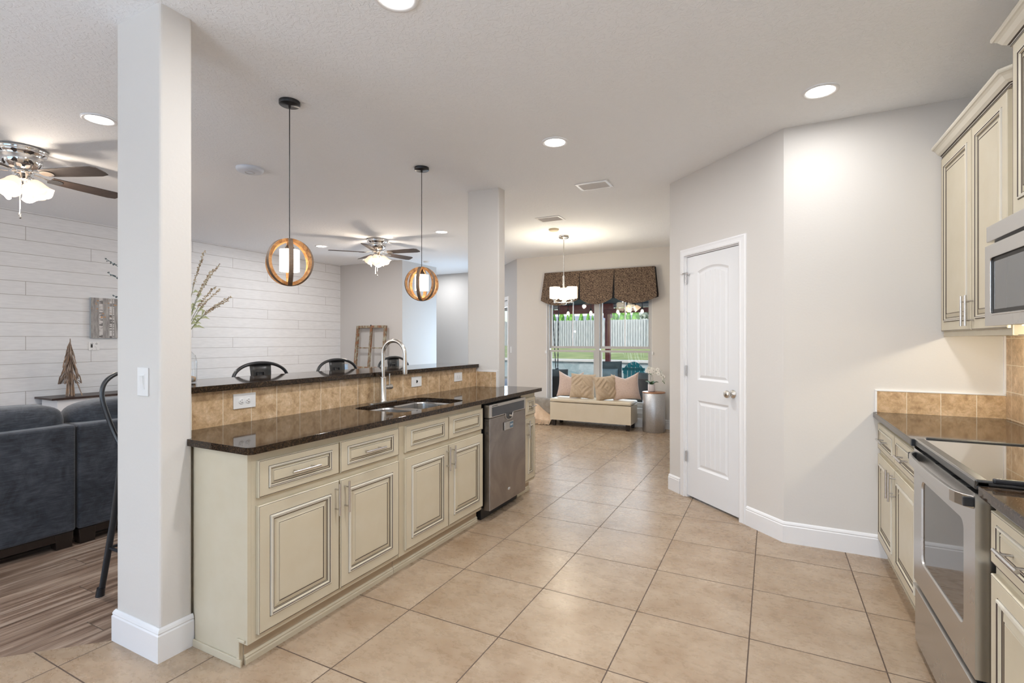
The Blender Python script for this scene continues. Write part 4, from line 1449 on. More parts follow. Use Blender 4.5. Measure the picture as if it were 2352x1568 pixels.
# ceiling fans
def fan():
    t = thing('ceiling_fan', 'near ceiling fan at the left edge, chrome with dark blades and lit glass shades', 'ceiling fan', (-5.0, 1.69, H), 0, 'chrome ceiling fans of the living room')
    b = MB(); b.lathe([(.145, -.0005), (.150, -.012), (.150, -.020), (.142, -.028), (.146, -.034), (.140, -.045), (.118, -.060), (.122, -.070), (.125, -.090), (.115, -.125), (.085, -.155), (.055, -.166), (.052, -.170)], 48)
    b.build('motor_housing', 'chrome', t)
    b = MB(); b.lathe([(.060, -.168), (.072, -.172), (.072, -.180), (.060, -.186), (.055, -.190), (.050, -.225), (.042, -.235), (0, -.238)], 40); b.build('light_hub', 'chrome', t)
    for k in range(5):
        a = 2 * PI * k / 5
        mt = Matrix.Rotation(a, 4, 'Z')
        b = MB()
        b.tube([mt @ Vector(p) for p in ((.062, 0, -.176), (.11, .004, -.178), (.15, .006, -.188), (.19, 0, -.190))], [.011, .010, .010, .012], 8, flat=(1, .35))
        b.lathe([(.036, 0), (.036, .003), (.030, .005), (0, .005)], 24, 0, (0, 0, 0), True, mt @ Matrix.Translation((.205, 0, -.196)) @ Matrix.Rotation(math.radians(-13), 4, 'X') @ Matrix.Scale(1.35, 4, (1, 0, 0)))
        br = b.build('blade_bracket', 'nickel', t)
        b = MB()
        pm = mt @ Matrix.Translation((0, 0, -.188)) @ Matrix.Rotation(math.radians(-13), 4, 'X')
        out = [(.175, -.048), (.45, -.062), (.61, -.066), (.645, -.050), (.660, .020), (.655, .050), (.60, .064), (.40, .060), (.175, .048)]
        b.slab(out, [], -.003, .003, 0, pm)
        b.build('fan_blade', 'blade', t, .001)
    for k in range(4):
        a = 2 * PI * k / 4 + .35
        mt = Matrix.Rotation(a, 4, 'Z') @ Matrix.Translation((.045, 0, -.215)) @ Matrix.Rotation(math.radians(-38), 4, 'Y')
        b = MB(); b.lathe([(.018, .0), (.024, -.020), (.024, -.035), (.0, -.036)], 20, 0, (0, 0, 0), True, mt); f_ = b.build('shade_fitter', 'chrome', t)
        b = MB()
        prof = [(.022, -.030), (.036, -.045), (.046, -.070), (.052, -.100), (.060, -.130), (.074, -.152)]
        seg = 32
        V = []
        for r, z in prof:
            for i in range(seg):
                th = 2 * PI * i / seg
                zz = z - (.008 * (math.cos(4 * th)) if z < -.14 else 0)
                V.append((r * math.cos(th), r * math.sin(th), zz))
        F = [(i * seg + j, i * seg + (j + 1) % seg, (i + 1) * seg + (j + 1) % seg, (i + 1) * seg + j) for i in range(len(prof) - 1) for j in range(seg)]
        b.add(V, F, 0, True, mt)
        b.build('glass_shade', 'fanshade', f_)
        b = MB()
        b.lathe([(0, -.045), (.018, -.052), (.024, -.072), (.018, -.092), (0, -.100)], 16, 0, (0, 0, 0), True, mt)
        b.build('bulb', 'bulb', f_)
    for (x, y, L) in ((.022, -.03, .27), (-.040, .02, .235)):
        b = MB(); b.tube([(x, y, -.23), (x, y, -.23 - L)], .0018, 6)
        b.lathe([(0, 0), (.004, -.006), (.010, -.020), (.008, -.028), (0, -.032)], 14, 0, (x, y, -.23 - L))
        b.build('pull_chain', 'nickel', t)
    return t
fn = fan()
fn.rotation_euler = (0, 0, math.radians(-5 + 27.17))
fn2 = dup(fn, (-5.0, 5.53, H), math.radians(-17 + 27.17), 'far ceiling fan seen between the two pendant lamps', 'chrome ceiling fans of the living room')
for f_ in ((-5.0, 1.69), (-5.0, 5.53)):
    light('fan_lamp', 'POINT', (f_[0], f_[1], 2.38), 24, (1, .84, .68), .06)

# chandelier of the nook
ch = thing('chandelier', 'three light nickel chandelier with glowing drum shades in the nook', 'chandelier', (-2.535, 6.495, H), math.radians(27.17 - 40))
b = MB(); b.lathe([(.070, -.0005), (.070, -.030), (.060, -.038), (.012, -.042), (.010, -.06), (0, -.06)], 36); b.build('canopy', 'nickel', ch)
b = MB(); b.tube([(0, 0, -.05), (0, 0, -.55)], .006, 10); b.tube([(0, 0, -.55), (0, 0, -.90)], .016, 16); b.lathe([(.0, -.952), (.035, -.945), (.042, -.925), (.030, -.90), (.016, -.895)], 24); b.build('stem', 'nickel', ch)
for k in range(3):
    a = 2 * PI * k / 3
    cx, cy = .135 * math.cos(a), .135 * math.sin(a)
    b = MB()
    b.tube([(0, 0, -.918), (cx * .5, cy * .5, -.920), (cx, cy, -.915)], .010, 8, flat=(1, .6)); b.tube([(cx, cy, -.925), (cx, cy, -.872)], .018, 16); b.lathe([(.030, -.885), (.034, -.878), (.030, -.872)], 20, 0, (cx, cy, 0))
    ar = b.build('arm', 'nickel', ch)
    b = MB(); b.lathe([(.03, -.868), (.066, -.866), (.070, -.860), (.070, -.715), (.066, -.712)], 32, 0, (cx, cy, 0), True, None, (True, False)); b.build('glass_shade', 'chandshade', ar)
light('chandelier_lamp', 'POINT', (-2.535, 6.495, 2.12), 34, (1, .89, .70), .03)

# ---------------------------------------------------------------- bar stools
def stool():
    t = thing('bar_stool', 'black metal bar stool partly hidden by the near pillar', 'bar stool', (-2.98, 1.61, 0), 0, 'black metal bar stools behind the bar')
    # local: back of the stool at -x, counter at +x
    b = MB()
    pts = rrect(-.155, .155, -.155, .155, .04, 5)
    b.slab(pts, [], .745, .755)
    for p0, p1 in zip(pts, pts[1:] + pts[:1]):
        q0 = (p0[0] * 1.06, p0[1] * 1.06); q1 = (p1[0] * 1.06, p1[1] * 1.06)
        b.add([(p0[0], p0[1], .75), (p1[0], p1[1], .75), (q1[0], q1[1], .715), (q0[0], q0[1], .715)], [(0, 1, 2, 3), (3, 2, 1, 0)])
    b.build('seat', 'blackmetal', t, .002)
    for sx in (-1, 1):
        for sy in (-1, 1):
            b = MB()
            b.tube([(sx * .205, sy * .215, .012), (sx * .198, sy * .208, .06), (sx * .168, sy * .172, .40), (sx * .140, sy * .145, .735)], [.017, .016, .018, .019], 10, flat=(1, .55))
            l_ = b.build('leg', 'blackmetal', t)
            b = MB(); b.tube([(sx * .207, sy * .217, 0), (sx * .203, sy * .213, .045)], [.021, .019], 12); b.build('rubber_foot', 'black', l_)
    b = MB()
    z_ = .25; c_ = .185
    for a_, c2 in (((-c_, -c_), (c_, -c_)), ((c_, -c_), (c_, c_)), ((c_, c_), (-c_, c_)), ((-c_, c_), (-c_, -c_))):
        b.tube([(a_[0], a_[1], z_), (c2[0], c2[1], z_)], .008, 8)
    b.build('foot_rail', 'blackmetal', t)
    b = MB()
    hp = [(.02, -.160, .735), (-.10, -.168, .80), (-.150, -.182, .88), (-.175, -.205, .99), (-.190, -.218, 1.07), (-.198, -.205, 1.135), (-.204, -.16, 1.175), (-.208, -.09, 1.200), (-.209, 0, 1.208)]
    hp = hp + [(x, -y, z) for x, y, z in reversed(hp[:-1])]
    # smooth
    for _ in range(2):
        q = [Vector(hp[0])]
        for p0, p1 in zip(hp, hp[1:]):
            p0, p1 = Vector(p0), Vector(p1)
            q += [p0 * .75 + p1 * .25, p0 * .25 + p1 * .75]
        q.append(Vector(hp[-1])); hp = q
    b.tube(hp, .0115, 10); b.build('back_hoop', 'blackmetal', t)
    b = MB()
    V = []; F = []
    n = 10
    for i in range(n + 1):
        z = .74 + (1.200 - .74) * i / n
        x = -.150 - .055 * (i / n) ** .8
        w = .060 + .022 * (i / n)
        for y in (-w, -w * .5, 0, w * .5, w):
            V.append((x - .012 * (1 - (y / w) ** 2), y, z))
    for i in range(n):
        for j in range(4):
            a = i * 5 + j
            F.append((a, a + 1, a + 6, a + 5))
    b.add(V, F, 0, True)
    bp = b.build('back_panel', 'gunmetal', t)
    m_ = bp.modifiers.new('solid', 'SOLIDIFY'); m_.thickness = .004
    b = MB()
    zz = 1.125
    b.tube([(-.201, -.026, zz - .022), (-.203, -.024, zz + .016), (-.203, .024, zz + .016), (-.201, .026, zz - .022)], .004, 8)
    b.build('handle_slot', 'blackmetal', bp)
    return t
st = stool()
for y, lb in ((2.345, 'first black bar stool right of the near pillar'), (3.045, 'middle black bar stool in front of the old window sash'), (3.74, 'farthest black bar stool, seen through the faucet arch')):
    dup(st, (-2.98, y, 0), 0, lb)

# ---------------------------------------------------------------- bottle vase with dry stems on the bar
vs = thing('bottle_vase', 'clear glass bottle vase with stones at the end of the bar ledge', 'vase', (-2.78, 1.602, 1.1375))
b = MB(); b.lathe([(.0, .002), (.048, .002), (.052, .01), (.053, .11), (.046, .145), (.028, .165), (.017, .180), (.016, .225), (.019, .235)], 36, 0, caps=(False, False)); b.build('glass_bottle', 'bottleglass', vs)
b = MB(); b.lathe([(.0, .005), (.044, .006), (.047, .015), (.047, .030), (.03, .036), (.0, .034)], 28); b.build('stones', 'stones', vs)
random.seed(5)
def spray(label, tip, mstem, mbud, nb, blen, side_leaf=True):
    base = Vector((-2.78, 1.602, 1.16)); mouth = Vector((-2.78, 1.602, 1.36))
    tip = Vector(tip)
    t = thing('dried_stem', label, 'dried stem', tuple(base), 0, 'dried stems in the bottle vase')
    pts = []
    ctrl = mouth + Vector((0, (tip.y - mouth.y) * .18, (tip.z - mouth.z) * .55))
    for i in range(15):
        u = i / 14
        p = (1 - u) ** 2 * mouth + 2 * u * (1 - u) * ctrl + u * u * tip
        pts.append(p - base)
    b = MB(); b.tube([Vector((0, 0, 0))] + pts, [.0022] + [.0022 - .0012 * i / 14 for i in range(15)], 6); b.build('stem', mstem, t)
    b = MB()
    for i in range(nb):
        u = 1 - blen * i / nb
        k = u * 14; i0 = min(13, int(k)); p = pts[i0].lerp(pts[i0 + 1], k - i0)
        for _ in range(2):
            d = Vector((random.uniform(-1, 1), random.uniform(-1, 1), random.uniform(-1, 1))) * .005
            r = random.uniform(.0022, .0042)
            b.lathe([(0, -r), (r * .8, -r * .4), (r, .1 * r), (r * .7, r * .7), (0, r)], 6, 0, tuple(p + d))
    b.build('seed_buds', mbud, t)
    if side_leaf:
        b = MB()
        for u in (.30, .42, .5):
            k = u * 14; i0 = int(k); p = pts[i0]
            d = Vector((random.uniform(-.3, .3), random.uniform(.2, 1) * (1 if tip.y > 1.5 else -1), random.uniform(-.2, .8))).normalized() * random.uniform(.03, .06)
            s_ = Vector((0, -d.z, d.y)).normalized() * .007
            mid = p + d * .5 + Vector((0, 0, .012))
            b.add([p, mid + s_, p + d, mid - s_], [(0, 1, 2, 3), (3, 2, 1, 0)])
        b.build('leaves', 'leafpale', t)
tips = [('topmost upright tan stem right of the near pillar', (-2.76, 1.690, 1.850)), ('upper tan stem bending right below the topmost one', (-2.74, 1.762, 1.788)),
        ('pale short budded stem third from the top right of the pillar', (-2.76, 1.735, 1.755)), ('tan stem rising right at mid height, upper of the lower fan', (-2.75, 1.745, 1.662)),
        ('second stem of the lower fan right of the pillar', (-2.74, 1.765, 1.648)), ('rightmost long tan stem of the lower fan', (-2.74, 1.830, 1.612)),
        ('lowest tan stem of the lower fan right of the pillar', (-2.75, 1.818, 1.592))]
for lb, tp in tips:
    spray(lb, tp, 'stem', 'bud', 34, .42)
for lb, tp in (('highest teal stem left of the near pillar', (-2.75, 1.222, 1.745)), ('middle teal stem left of the near pillar', (-2.75, 1.236, 1.677)), ('lowest teal stem left of the near pillar', (-2.75, 1.258, 1.574))):
    spray(lb, tp, 'teal', 'budgrey', 12, .25, False)

# ---------------------------------------------------------------- soft things
def soft_box(b, cx, cy, cz, ax, ay, az, e=.22, nu=28, nv=18, mi=0, bulge=None):
    def sp(v, p):
        return math.copysign(abs(v) ** p, v)
    V = []
    for i in range(nv + 1):
        ph = -PI / 2 + PI * i / nv
        for j in range(nu):
            th = 2 * PI * j / nu
            x = ax * sp(math.cos(ph), e) * sp(math.cos(th), e)
            y = ay * sp(math.cos(ph), e) * sp(math.sin(th), e)
            z = az * sp(math.sin(ph), e)
            V.append((cx + x, cy + y, cz + z))
    F = []
    for i in range(nv):
        for j in range(nu):
            F.append((i * nu + j, i * nu + (j + 1) % nu, (i + 1) * nu + (j + 1) % nu, (i + 1) * nu + j))
    b.add(V, F, mi, True)
def sofa_module(name, label, y0, y1, feet_y):
    t = thing(name, label, 'sofa', (-4.10, y0, 0))
    L = y1 - y0
    b = MB(); b.box(-.22, 0, 0, L, .105, .805); b.box(-.95, -.22, 0, L, .105, .30)
    b.build('sofa_frame', 'sofa', t, .018, 3)
    b = MB(); b.box(-.93, -.015, .01, L - .01, .055, .104); b.build('plinth_rail', 'espresso', t)
    b = MB(); soft_box(b, -.58, L / 2, .40, .36, L / 2 - .01, .10, .25); b.build('seat_cushion', 'sofa', t)
    n = 2 if L > 1.4 else 1
    for k in range(n):
        w = L / n
        b = MB(); soft_box(b, -.225, w * (k + .5), .755, .145, w / 2 - .004, .19, .42, 36, 22); b.build('back_cushion', 'sofa', t)
    for fy in feet_y:
        for fx in (-.06, -.89):
            b = MB()
            w = .10
            b.add([(fx - .05, fy, .104), (fx + .05, fy, .104), (fx + .05, fy + w, .104), (fx - .05, fy + w, .104),
                   (fx - .035, fy + .012, 0), (fx + .04, fy + .012, 0), (fx + .04, fy + w - .004, 0), (fx - .035, fy + w - .004, 0)],
                  [(0, 1, 2, 3), (4, 7, 6, 5), (0, 4, 5, 1), (1, 5, 6, 2), (2, 6, 7, 3), (3, 7, 4, 0)])
            b.build('foot', 'espresso', t, .004)
    return t
sofa_module('sectional_sofa', 'charcoal velvet sofa section at the left edge, seen from behind', -.05, 1.660, (0.04, 1.60))
sofa_module('sectional_sofa', 'charcoal velvet sofa section next to the near pillar, behind the bar stool', 1.672, 2.95, (0.005, 1.16))

def cushion(name, label, mats, w, h, t_, loc, rot, grp, ear=.10, ribs=0, dip=0.0):
    """square scatter cushion standing in local x-z, thickness along y"""
    b = MB()
    n = 40
    P = {}
    V = []; F = []
    for sgn in (-1, 1):
        for i in range(n + 1):
            for j in range(n + 1):
                u = -1 + 2 * i / n; v = -1 + 2 * j / n
                th = max(0, (1 - abs(u) ** 3.2)) ** .6 * max(0, (1 - abs(v) ** 3.2)) ** .6
                x = u * w / 2 * (1 - ear * (1 - v * v)); z = v * h / 2 * (1 - ear * (1 - u * u))
                y = sgn * t_ / 2 * th
                if ribs:
                    d = (abs(u * .9) + abs(v * .9)) % .42
                    y += sgn * (.010 if .08 < d < .30 else 0) * min(1, th * 2)
                z -= 0
                y += sgn * .004 * math.sin(7 * u + 3 * v)* th
                z -= dip * h * (1 - abs(u)) ** 1.0 * max(0, v) ** 2
                V.append((x, y, z + h / 2))
    m = (n + 1) * (n + 1)
    for s_ in (0, 1):
        for i in range(n):
            for j in range(n):
                a = s_ * m + i * (n + 1) + j
                q = (a, a + n + 1, a + n + 2, a + 1)
                F.append(q if s_ == 0 else tuple(reversed(q)))
    b.add(V, F, 0, True)
    o = b.build(name, mats, None)
    tag(o, label, 'cushion', grp)
    o.location = loc
    o.rotation_euler = rot
    return o

# bench
bx0, bx1, by0, by1 = -3.165, -1.855, 7.49, 7.90
bn = thing('storage_bench', 'cream leather storage bench under the nook window', 'bench', ((bx0 + bx1) / 2, (by0 + by1) / 2, 0))
hw, hd = (bx1 - bx0) / 2, (by1 - by0) / 2
b = MB(); b.box(-hw + .005, hw - .005, -hd + .005, hd - .005, .095, .375)
for xs_ in (-hw / 3, hw / 3):
    b.box(xs_ - .0015, xs_ + .0015, -hd + .0035, -hd + .0055, .10, .37)
b.build('bench_box', 'leather', bn, .012, 3)
b = MB(); b.box(-hw, hw, -hd, hd, .383, .435); b.build('bench_lid', 'leather', bn, .018, 3)
for sx in (-1, 1):
    for sy in (-1, 1):
        b = MB(); cx, cy = sx * (hw - .06), sy * (hd - .05)
        b.add([(cx - .03, cy - .03, .094), (cx + .03, cy - .03, .094), (cx + .03, cy + .03, .094), (cx - .03, cy + .03, .094), (cx - .022, cy - .022, 0), (cx + .022, cy - .022, 0), (cx + .022, cy + .022, 0), (cx - .022, cy + .022, 0)],
              [(0, 1, 2, 3), (4, 7, 6, 5), (0, 4, 5, 1), (1, 5, 6, 2), (2, 6, 7, 3), (3, 7, 4, 0)])
        b.build('leg', 'espresso', bn, .003)
cg = 'scatter cushions on the bench'
cushion('scatter_cushion', 'blush spotted cushion at the left end of the bench', 'blush', .43, .43, .15, (-2.955, 7.80, .432), (math.radians(-12), math.radians(2), math.radians(4)), cg, .12, 0, .17)
cushion('scatter_cushion', 'tan cushion with raised diamond lines, second from the left', 'knit', .40, .40, .15, (-2.70, 7.70, .432), (math.radians(-12), math.radians(2), math.radians(8)), cg, .06, 11)
cushion('scatter_cushion', 'tan turned cushion right of the window mullion, third from the left', 'knit', .37, .38, .15, (-2.265, 7.66, .432), (math.radians(-8), math.radians(-5), math.radians(40)), cg, .06, 9)
cushion('scatter_cushion', 'blush spotted cushion at the right end of the bench', 'blush', .43, .43, .16, (-1.985, 7.77, .432), (math.radians(-12), math.radians(-5), math.radians(16)), cg, .12, 0, .15)

# drum table, orchid
dt = thing('drum_table', 'hammered silver metal drum side table right of the bench', 'side table', (-1.565, 7.70, 0))
b = MB(); b.lathe([(.160, 0), (.165, .005), (.165, .575), (.160, .580)], 48); b.build('drum', 'galv', dt)
b = MB(); b.lathe([(.158, .579), (.168, .580), (.168, .590), (.16, .594), (0, .594)], 48); b.build('table_top', 'copper', dt)
orc = thing('potted_orchid', 'white orchid in a pale pot on the metal drum table', 'plant', (-1.60, 7.70, .5945))
b = MB(); b.lathe([(.038, 0), (.050, .003), (.052, .012), (.052, .108), (.050, .110), (.046, .108), (.044, .10), (0, .10)], 32); b.build('flower_pot', 'pot', orc)
random.seed(11)
b = MB()
for k in range(6):
    a = k * 1.1 + .3; L = .08 + .02 * (k % 3)
    base = Vector((.01 * math.cos(a), .01 * math.sin(a), .10))
    pr = None
    n = 6
    V = []
    for i in range(n + 1):
        u = i / n
        c_ = base + Vector((math.cos(a) * L * u, math.sin(a) * L * u, .10 * u * (1.3 - .8 * u)))
        w = .022 * math.sin(PI * (u * .85 + .12)) + .001
        s_ = Vector((-math.sin(a), math.cos(a), 0)) * w
        V += [c_ - s_, c_ + Vector((0, 0, -.006)), c_ + s_]
    F = []
    for i in range(n):
        F += [(3 * i, 3 * i + 1, 3 * i + 4, 3 * i + 3), (3 * i + 1, 3 * i + 2, 3 * i + 5, 3 * i + 4)]
    b.add(V, F, 0, True)
b.build('leaves', 'leafdark', orc)
st1 = [Vector(p) for p in ((0, 0, .10), (-.01, 0, .19), (.0, -.01, .27), (.04, -.02, .315), (.10, -.03, .31), (.16, -.03, .26), (.19, -.03, .20))]
st2 = [Vector(p) for p in ((.01, 0, .10), (.02, 0, .2), (.0, .01, .29), (-.02, .0, .34), (-.03, -.01, .35))]
b = MB(); b.tube(st1, .003, 6); b.tube(st2, .003, 6); b.build('flower_stem', 'stem', orc)
def blossom(b, c, s, rot):
    mt = Matrix.Translation(c) @ Matrix.Rotation(rot, 4, 'Y') @ Matrix.Rotation(random.uniform(-.5, .5), 4, 'Z')
    for k in range(5):
        a = k * 2 * PI / 5
        mk = mt @ Matrix.Rotation(a, 4, 'Y')
        w = s * (.62 if k in (1, 4) else .42)
        b.add([(0, 0, 0), (-w, -.004, s * .55), (-w * .5, 0, s), (w * .5, 0, s), (w, -.004, s * .55)], [(0, 1, 2, 3, 4), (4, 3, 2, 1, 0)], 0, True, mk)
b = MB(); b2 = MB()
cl = [(-.03, .35), (-.055, .31), (-.02, .30), (.01, .335), (.04, .325), (.035, .28), (.075, .30), (.10, .335), (.11, .275), (.14, .30), (.15, .25), (.175, .23), (.185, .185)]
for (x, z) in cl:
    c_ = Vector((x, -.03 + random.uniform(-.015, .015), z)); blossom(b, c_, .032, random.uniform(-.3, .3))
    b2.lathe([(0, -.004), (.005, -.002), (.005, .002), (0, .004)], 8, 0, tuple(c_ + Vector((0, -.006, -.002))))
for (x, z) in ((-.02, .275), (-.005, .262), (-.03, .265), (.17, .165), (.185, .15), (.195, .135)):
    b2.lathe([(0, -.008), (.007, -.003), (.007, .004), (0, .009)], 8, 0, (x, -.035, z))
b.build('orchid_blossom', 'petal', orc); b2.build('buds', 'leafdark', orc)

# throw and floor cushion left of the bench
b = MB()
soft_box(b, -3.44, 7.78, .20, .24, .10, .20, .55, 30, 20)
fc_ = b.build('floor_cushion', 'greyfab'); fc_.rotation_euler = (0, 0, 0)
tag(fc_, 'grey brown cushion heaped on the floor between island end and bench', 'cushion')
b = MB()
n, m = 24, 18
V = []; F = []
for i in range(n + 1):
    u = i / n
    for j in range(m + 1):
        v = j / m
        x = -3.60 + .42 * u
        z = .012 + (.315 * (1 - .62 * max(0, u - .35) / .65)) * (1 - v) * (.80 + .2 * math.cos(u * 2))
        y = 7.60 - .11 * v ** 1.2 + .015 * math.sin(u * 26) * v + .10 * (1 - v) ** 4
        V.append((x, y, z))
for i in range(n):
    for j in range(m):
        a = i * (m + 1) + j
        F.append((a, a + 1, a + m + 2, a + m + 1))
b.add(V, F, 0, True)
b.add([(x, y + .006, z) for x, y, z in V], [tuple(reversed(f)) for f in F], 0, True)
th = tag(b.build('throw_blanket', 'throw'), 'peach fringed throw draped over the grey floor cushion', 'blanket')
b = MB()
random.seed(3)
for i in range(34):
    x = -3.60 + .42 * i / 33
    z = .10 - .03 * (i / 33)
    y = 7.485 + random.uniform(-.008, .004)
    b.tube([(x, 7.505, z), (x + random.uniform(-.008, .008), y, z * .5), (x + random.uniform(-.015, .02), y - .012, .006)], [.003, .003, .005], 5)
b.build('fringe', 'knit', th)

# valance
va_ = thing('window_valance', 'brown leaf patterned scalloped valance over the nook window', 'valance', (-2.505, 7.98, 2.50))
def valance():
    b = MB(); bd = MB()
    nx, nz = 96, 12
    T = [(-.915, -.288), (-.285, .285), (.288, .915)]
    for k, (x0, x1) in enumerate(T):
        V = []; F = []
        for i in range(33):
            u = i / 32
            for j in range(nz + 1):
                v = j / nz
                fl = 1 + .055 * v
                xx = (x0 + (x1 - x0) * u) * (fl if abs(x0 + (x1 - x0) * u) > .6 else 1 + .0 * v)
                inner = (.012 if (k == 0 or k == 1) else 0) * u - (.012 if k > 0 else 0) * (1 - u)
                xx -= inner * v * (1.6 if k else 1)
                low = -.462 - .098 * math.sin(PI * u) ** .8
                zz = low * v
                yy = -.110 - .045 * v - .012 * math.sin(PI * u) * v
                V.append((xx, yy, zz))
        for i in range(32):
            for j in range(nz):
                a = i * (nz + 1) + j
                F.append((a, a + 1, a + nz + 2, a + nz + 1))
        b.add(V, F, 0, True)
        b.add([(x, y + .004, z) for x, y, z in V], [tuple(reversed(f)) for f in F], 0, True)
    # returns to the wall and the board on top
    b.add([(.915, -.110, 0), (.915, -.004, 0), (.96, -.004, -.44), (.975, -.125, -.45)], [(0, 1, 2, 3), (3, 2, 1, 0)])
    b.add([(-.915, -.110, 0), (-.915, -.004, 0), (-.96, -.004, -.44), (-.965, -.155, -.475)], [(0, 1, 2, 3), (3, 2, 1, 0)])
    b.box(-.915, .915, -.112, -.002, -.006, 0)
    for xc in (-.2865, .2865):
        bd.add([(xc - .02, -.100, -.002), (xc + .02, -.100, -.002), (xc + .045, -.128, -.47), (xc - .045, -.128, -.47)], [(0, 1, 2, 3), (3, 2, 1, 0)])
    bd.add([(.910, -.112, -.01), (.935, -.100, -.01), (.975, -.10, -.47), (.925, -.135, -.49)], [(0, 1, 2, 3), (3, 2, 1, 0)])
    return b, bd
b, bd = valance()
b.build('fabric_panel', 'valance', va_)
bd.build('pleat', 'navy', va_)

# ---------------------------------------------------------------- living room wall things
cn = thing('console_table', 'white console with dark top against the shiplap wall', 'console table', (-7.17, 3.20, 0))
b = MB(); b.box(-.205, .215, -.60, 1.6, .705, .728); b.build('table_top', 'darkwood', cn, .003)
b = MB(); b.box(-.19, .175, -.54, 1.55, .08, .704); b.box(-.18, .16, -.52, 1.5, 0, .08); b.build('console_body', 'trim', cn, .003)
dtree = thing('driftwood_tree', 'cone shaped driftwood stick tree standing on the console', 'ornament', (-7.14, 2.835, .7285))
random.seed(21)
for part, m_ in (('grey_sticks', 'twig'), ('tan_sticks', 'twiglight')):
    b = MB()
    for k in range(62 if m_ == 'twig' else 26):
        u = random.random() ** .75
        zt = .64 - .46 * u
        a = random.uniform(0, 2 * PI)
        r0 = .004 + .06 * u * random.uniform(.3, 1.0)
        L = .11 + .12 * u
        r1 = min(.115, r0 + L * random.uniform(.18, .30))
        z1 = max(.14, zt - L)
        a2 = a + random.uniform(-.5, .5)
        p0 = Vector((r0 * math.cos(a), r0 * math.sin(a), zt)); p1 = Vector((r1 * math.cos(a2), r1 * math.sin(a2), z1))
        mid = (p0 + p1) / 2 + Vector((math.cos(a), math.sin(a), 0)) * random.uniform(0, .015)
        r = random.uniform(.0035, .0065)
        b.tube([p0, mid, p1], [r * .8, r, r * .8], 6)
    if m_ == 'twig':
        b.tube([(0, 0, .15), (0, 0, .4), (-.004, 0, .655)], [.02, .016, .004], 8)
    b.build(part, m_, dtree)
b = MB()
for k in range(7):
    a = k * 2 * PI / 7
    b.tube([(.018 * math.cos(a), .018 * math.sin(a), .26), (.035 * math.cos(a), .035 * math.sin(a), .0)], .008, 6)
b.tube([(.03, .03, .22), (.05, .09, .0)], .006, 6)
b.build('trunk_sticks', 'twiglight', dtree)
cvx = thing('canvas_painting', 'grey birch tree canvas on the shiplap wall behind the near pillar', 'painting', (-7.372, 3.375, 1.638))
b = MB(); b.box(-.016, .016, -.252, .252, -.247, .247); b.build('canvas_box', 'canvasedge', cvx)
b = MB(); b.add([(.0166, -.252, -.247), (.0166, .252, -.247), (.0166, .252, .247), (.0166, -.252, .247)], [(0, 1, 2, 3)]); b.build('painted_front', 'canvas', cvx)
wp = thing('media_wall_plate', 'white double wall plate with a black cable opening left below the painting', 'wall plate', (-7.389, 3.168, 1.293), R90)
b = MB(); b.box(-.056, .056, -.007, 0, -.052, .052); b.build('cover_plate', 'plate', wp, .002)
b = MB(); b.box(-.036, -.016, -.0078, -.0072, -.018, .022); b.box(.012, .034, -.0078, -.0072, .024, .030); b.box(-.038, -.010, -.0078, -.0072, .026, .031)
for q in ((-.022, .042), (.024, .042), (-.022, -.040), (.024, -.040), (.010, -.010), (.02, -.022)):
    b.box(q[0] - .003, q[0] + .003, -.0078, -.0072, q[1] - .002, q[1] + .002)
b.build('cable_opening', 'slot', wp)
b = MB(); b.box(-7.20, -7.12, 3.345, 3.43, .7285, .84)
tag(b.build('black_box', 'black', None, .004), 'small dark box on the console just left of the near pillar', 'box')

# old window sash leaning behind the bar, and what it stands on
tb = thing('sideboard', 'low white sideboard against the grey living room wall', 'sideboard', (-6.45, 6.88, 0))
b = MB(); b.box(-.65, .50, -.20, .22, .785, .815); b.build('table_top', 'trim', tb, .003)
b = MB(); b.box(-.62, .47, -.18, .21, .05, .785); b.box(-.58, .43, -.15, .18, 0, .05); b.build('sideboard_body', 'trim', tb, .003)
ow = thing('old_window_sash', 'weathered wooden four pane window sash leaning on the grey wall', 'window sash', (-6.53, 6.99, .816))
ow.rotation_euler = (math.radians(-6), 0, 0)
b = MB()
w, h_ = .355, .82
b.box(-w, -w + .055, -.02, .02, 0, h_); b.box(w - .05, w, -.02, .02, 0, h_); b.box(-w + .055, w - .05, -.02, .02, 0, .065); b.box(-w + .055, w - .05, -.02, .02, h_ - .045, h_)
b.build('sash_frame', 'oldpaint', ow, .003)
b = MB(); b.box(-.022, .022, -.017, .017, .065, h_ - .045); b.box(-w + .055, -.022, -.012, .012, .40, .42); b.box(.022, w - .05, -.012, .012, .40, .42); b.build('muntins', 'oldpaint', ow, .002)
b = MB(); b.box(-.014, .006, -.024, -.01, h_ - .012, h_ + .014); b.build('latch', 'gunmetal', ow)
b = MB(); b.box(-7.03, -6.90, 6.83, 6.86, .8155, .925)
tag(b.build('small_picture', 'bluepic', None, .002), 'small pale blue picture seen through the middle bar stool', 'picture')
b = MB(); b.lathe([(.0, .8155), (.05, .8155), (.09, .845), (.10, .87), (.098, .871), (.085, .85), (.05, .822), (0, .820)], 28, 0, (-6.30, 6.80, 0), caps=(False, False))
tag(b.build('glass_bowl', 'bottleglass'), 'clear glass bowl in front of the old window sash', 'bowl')

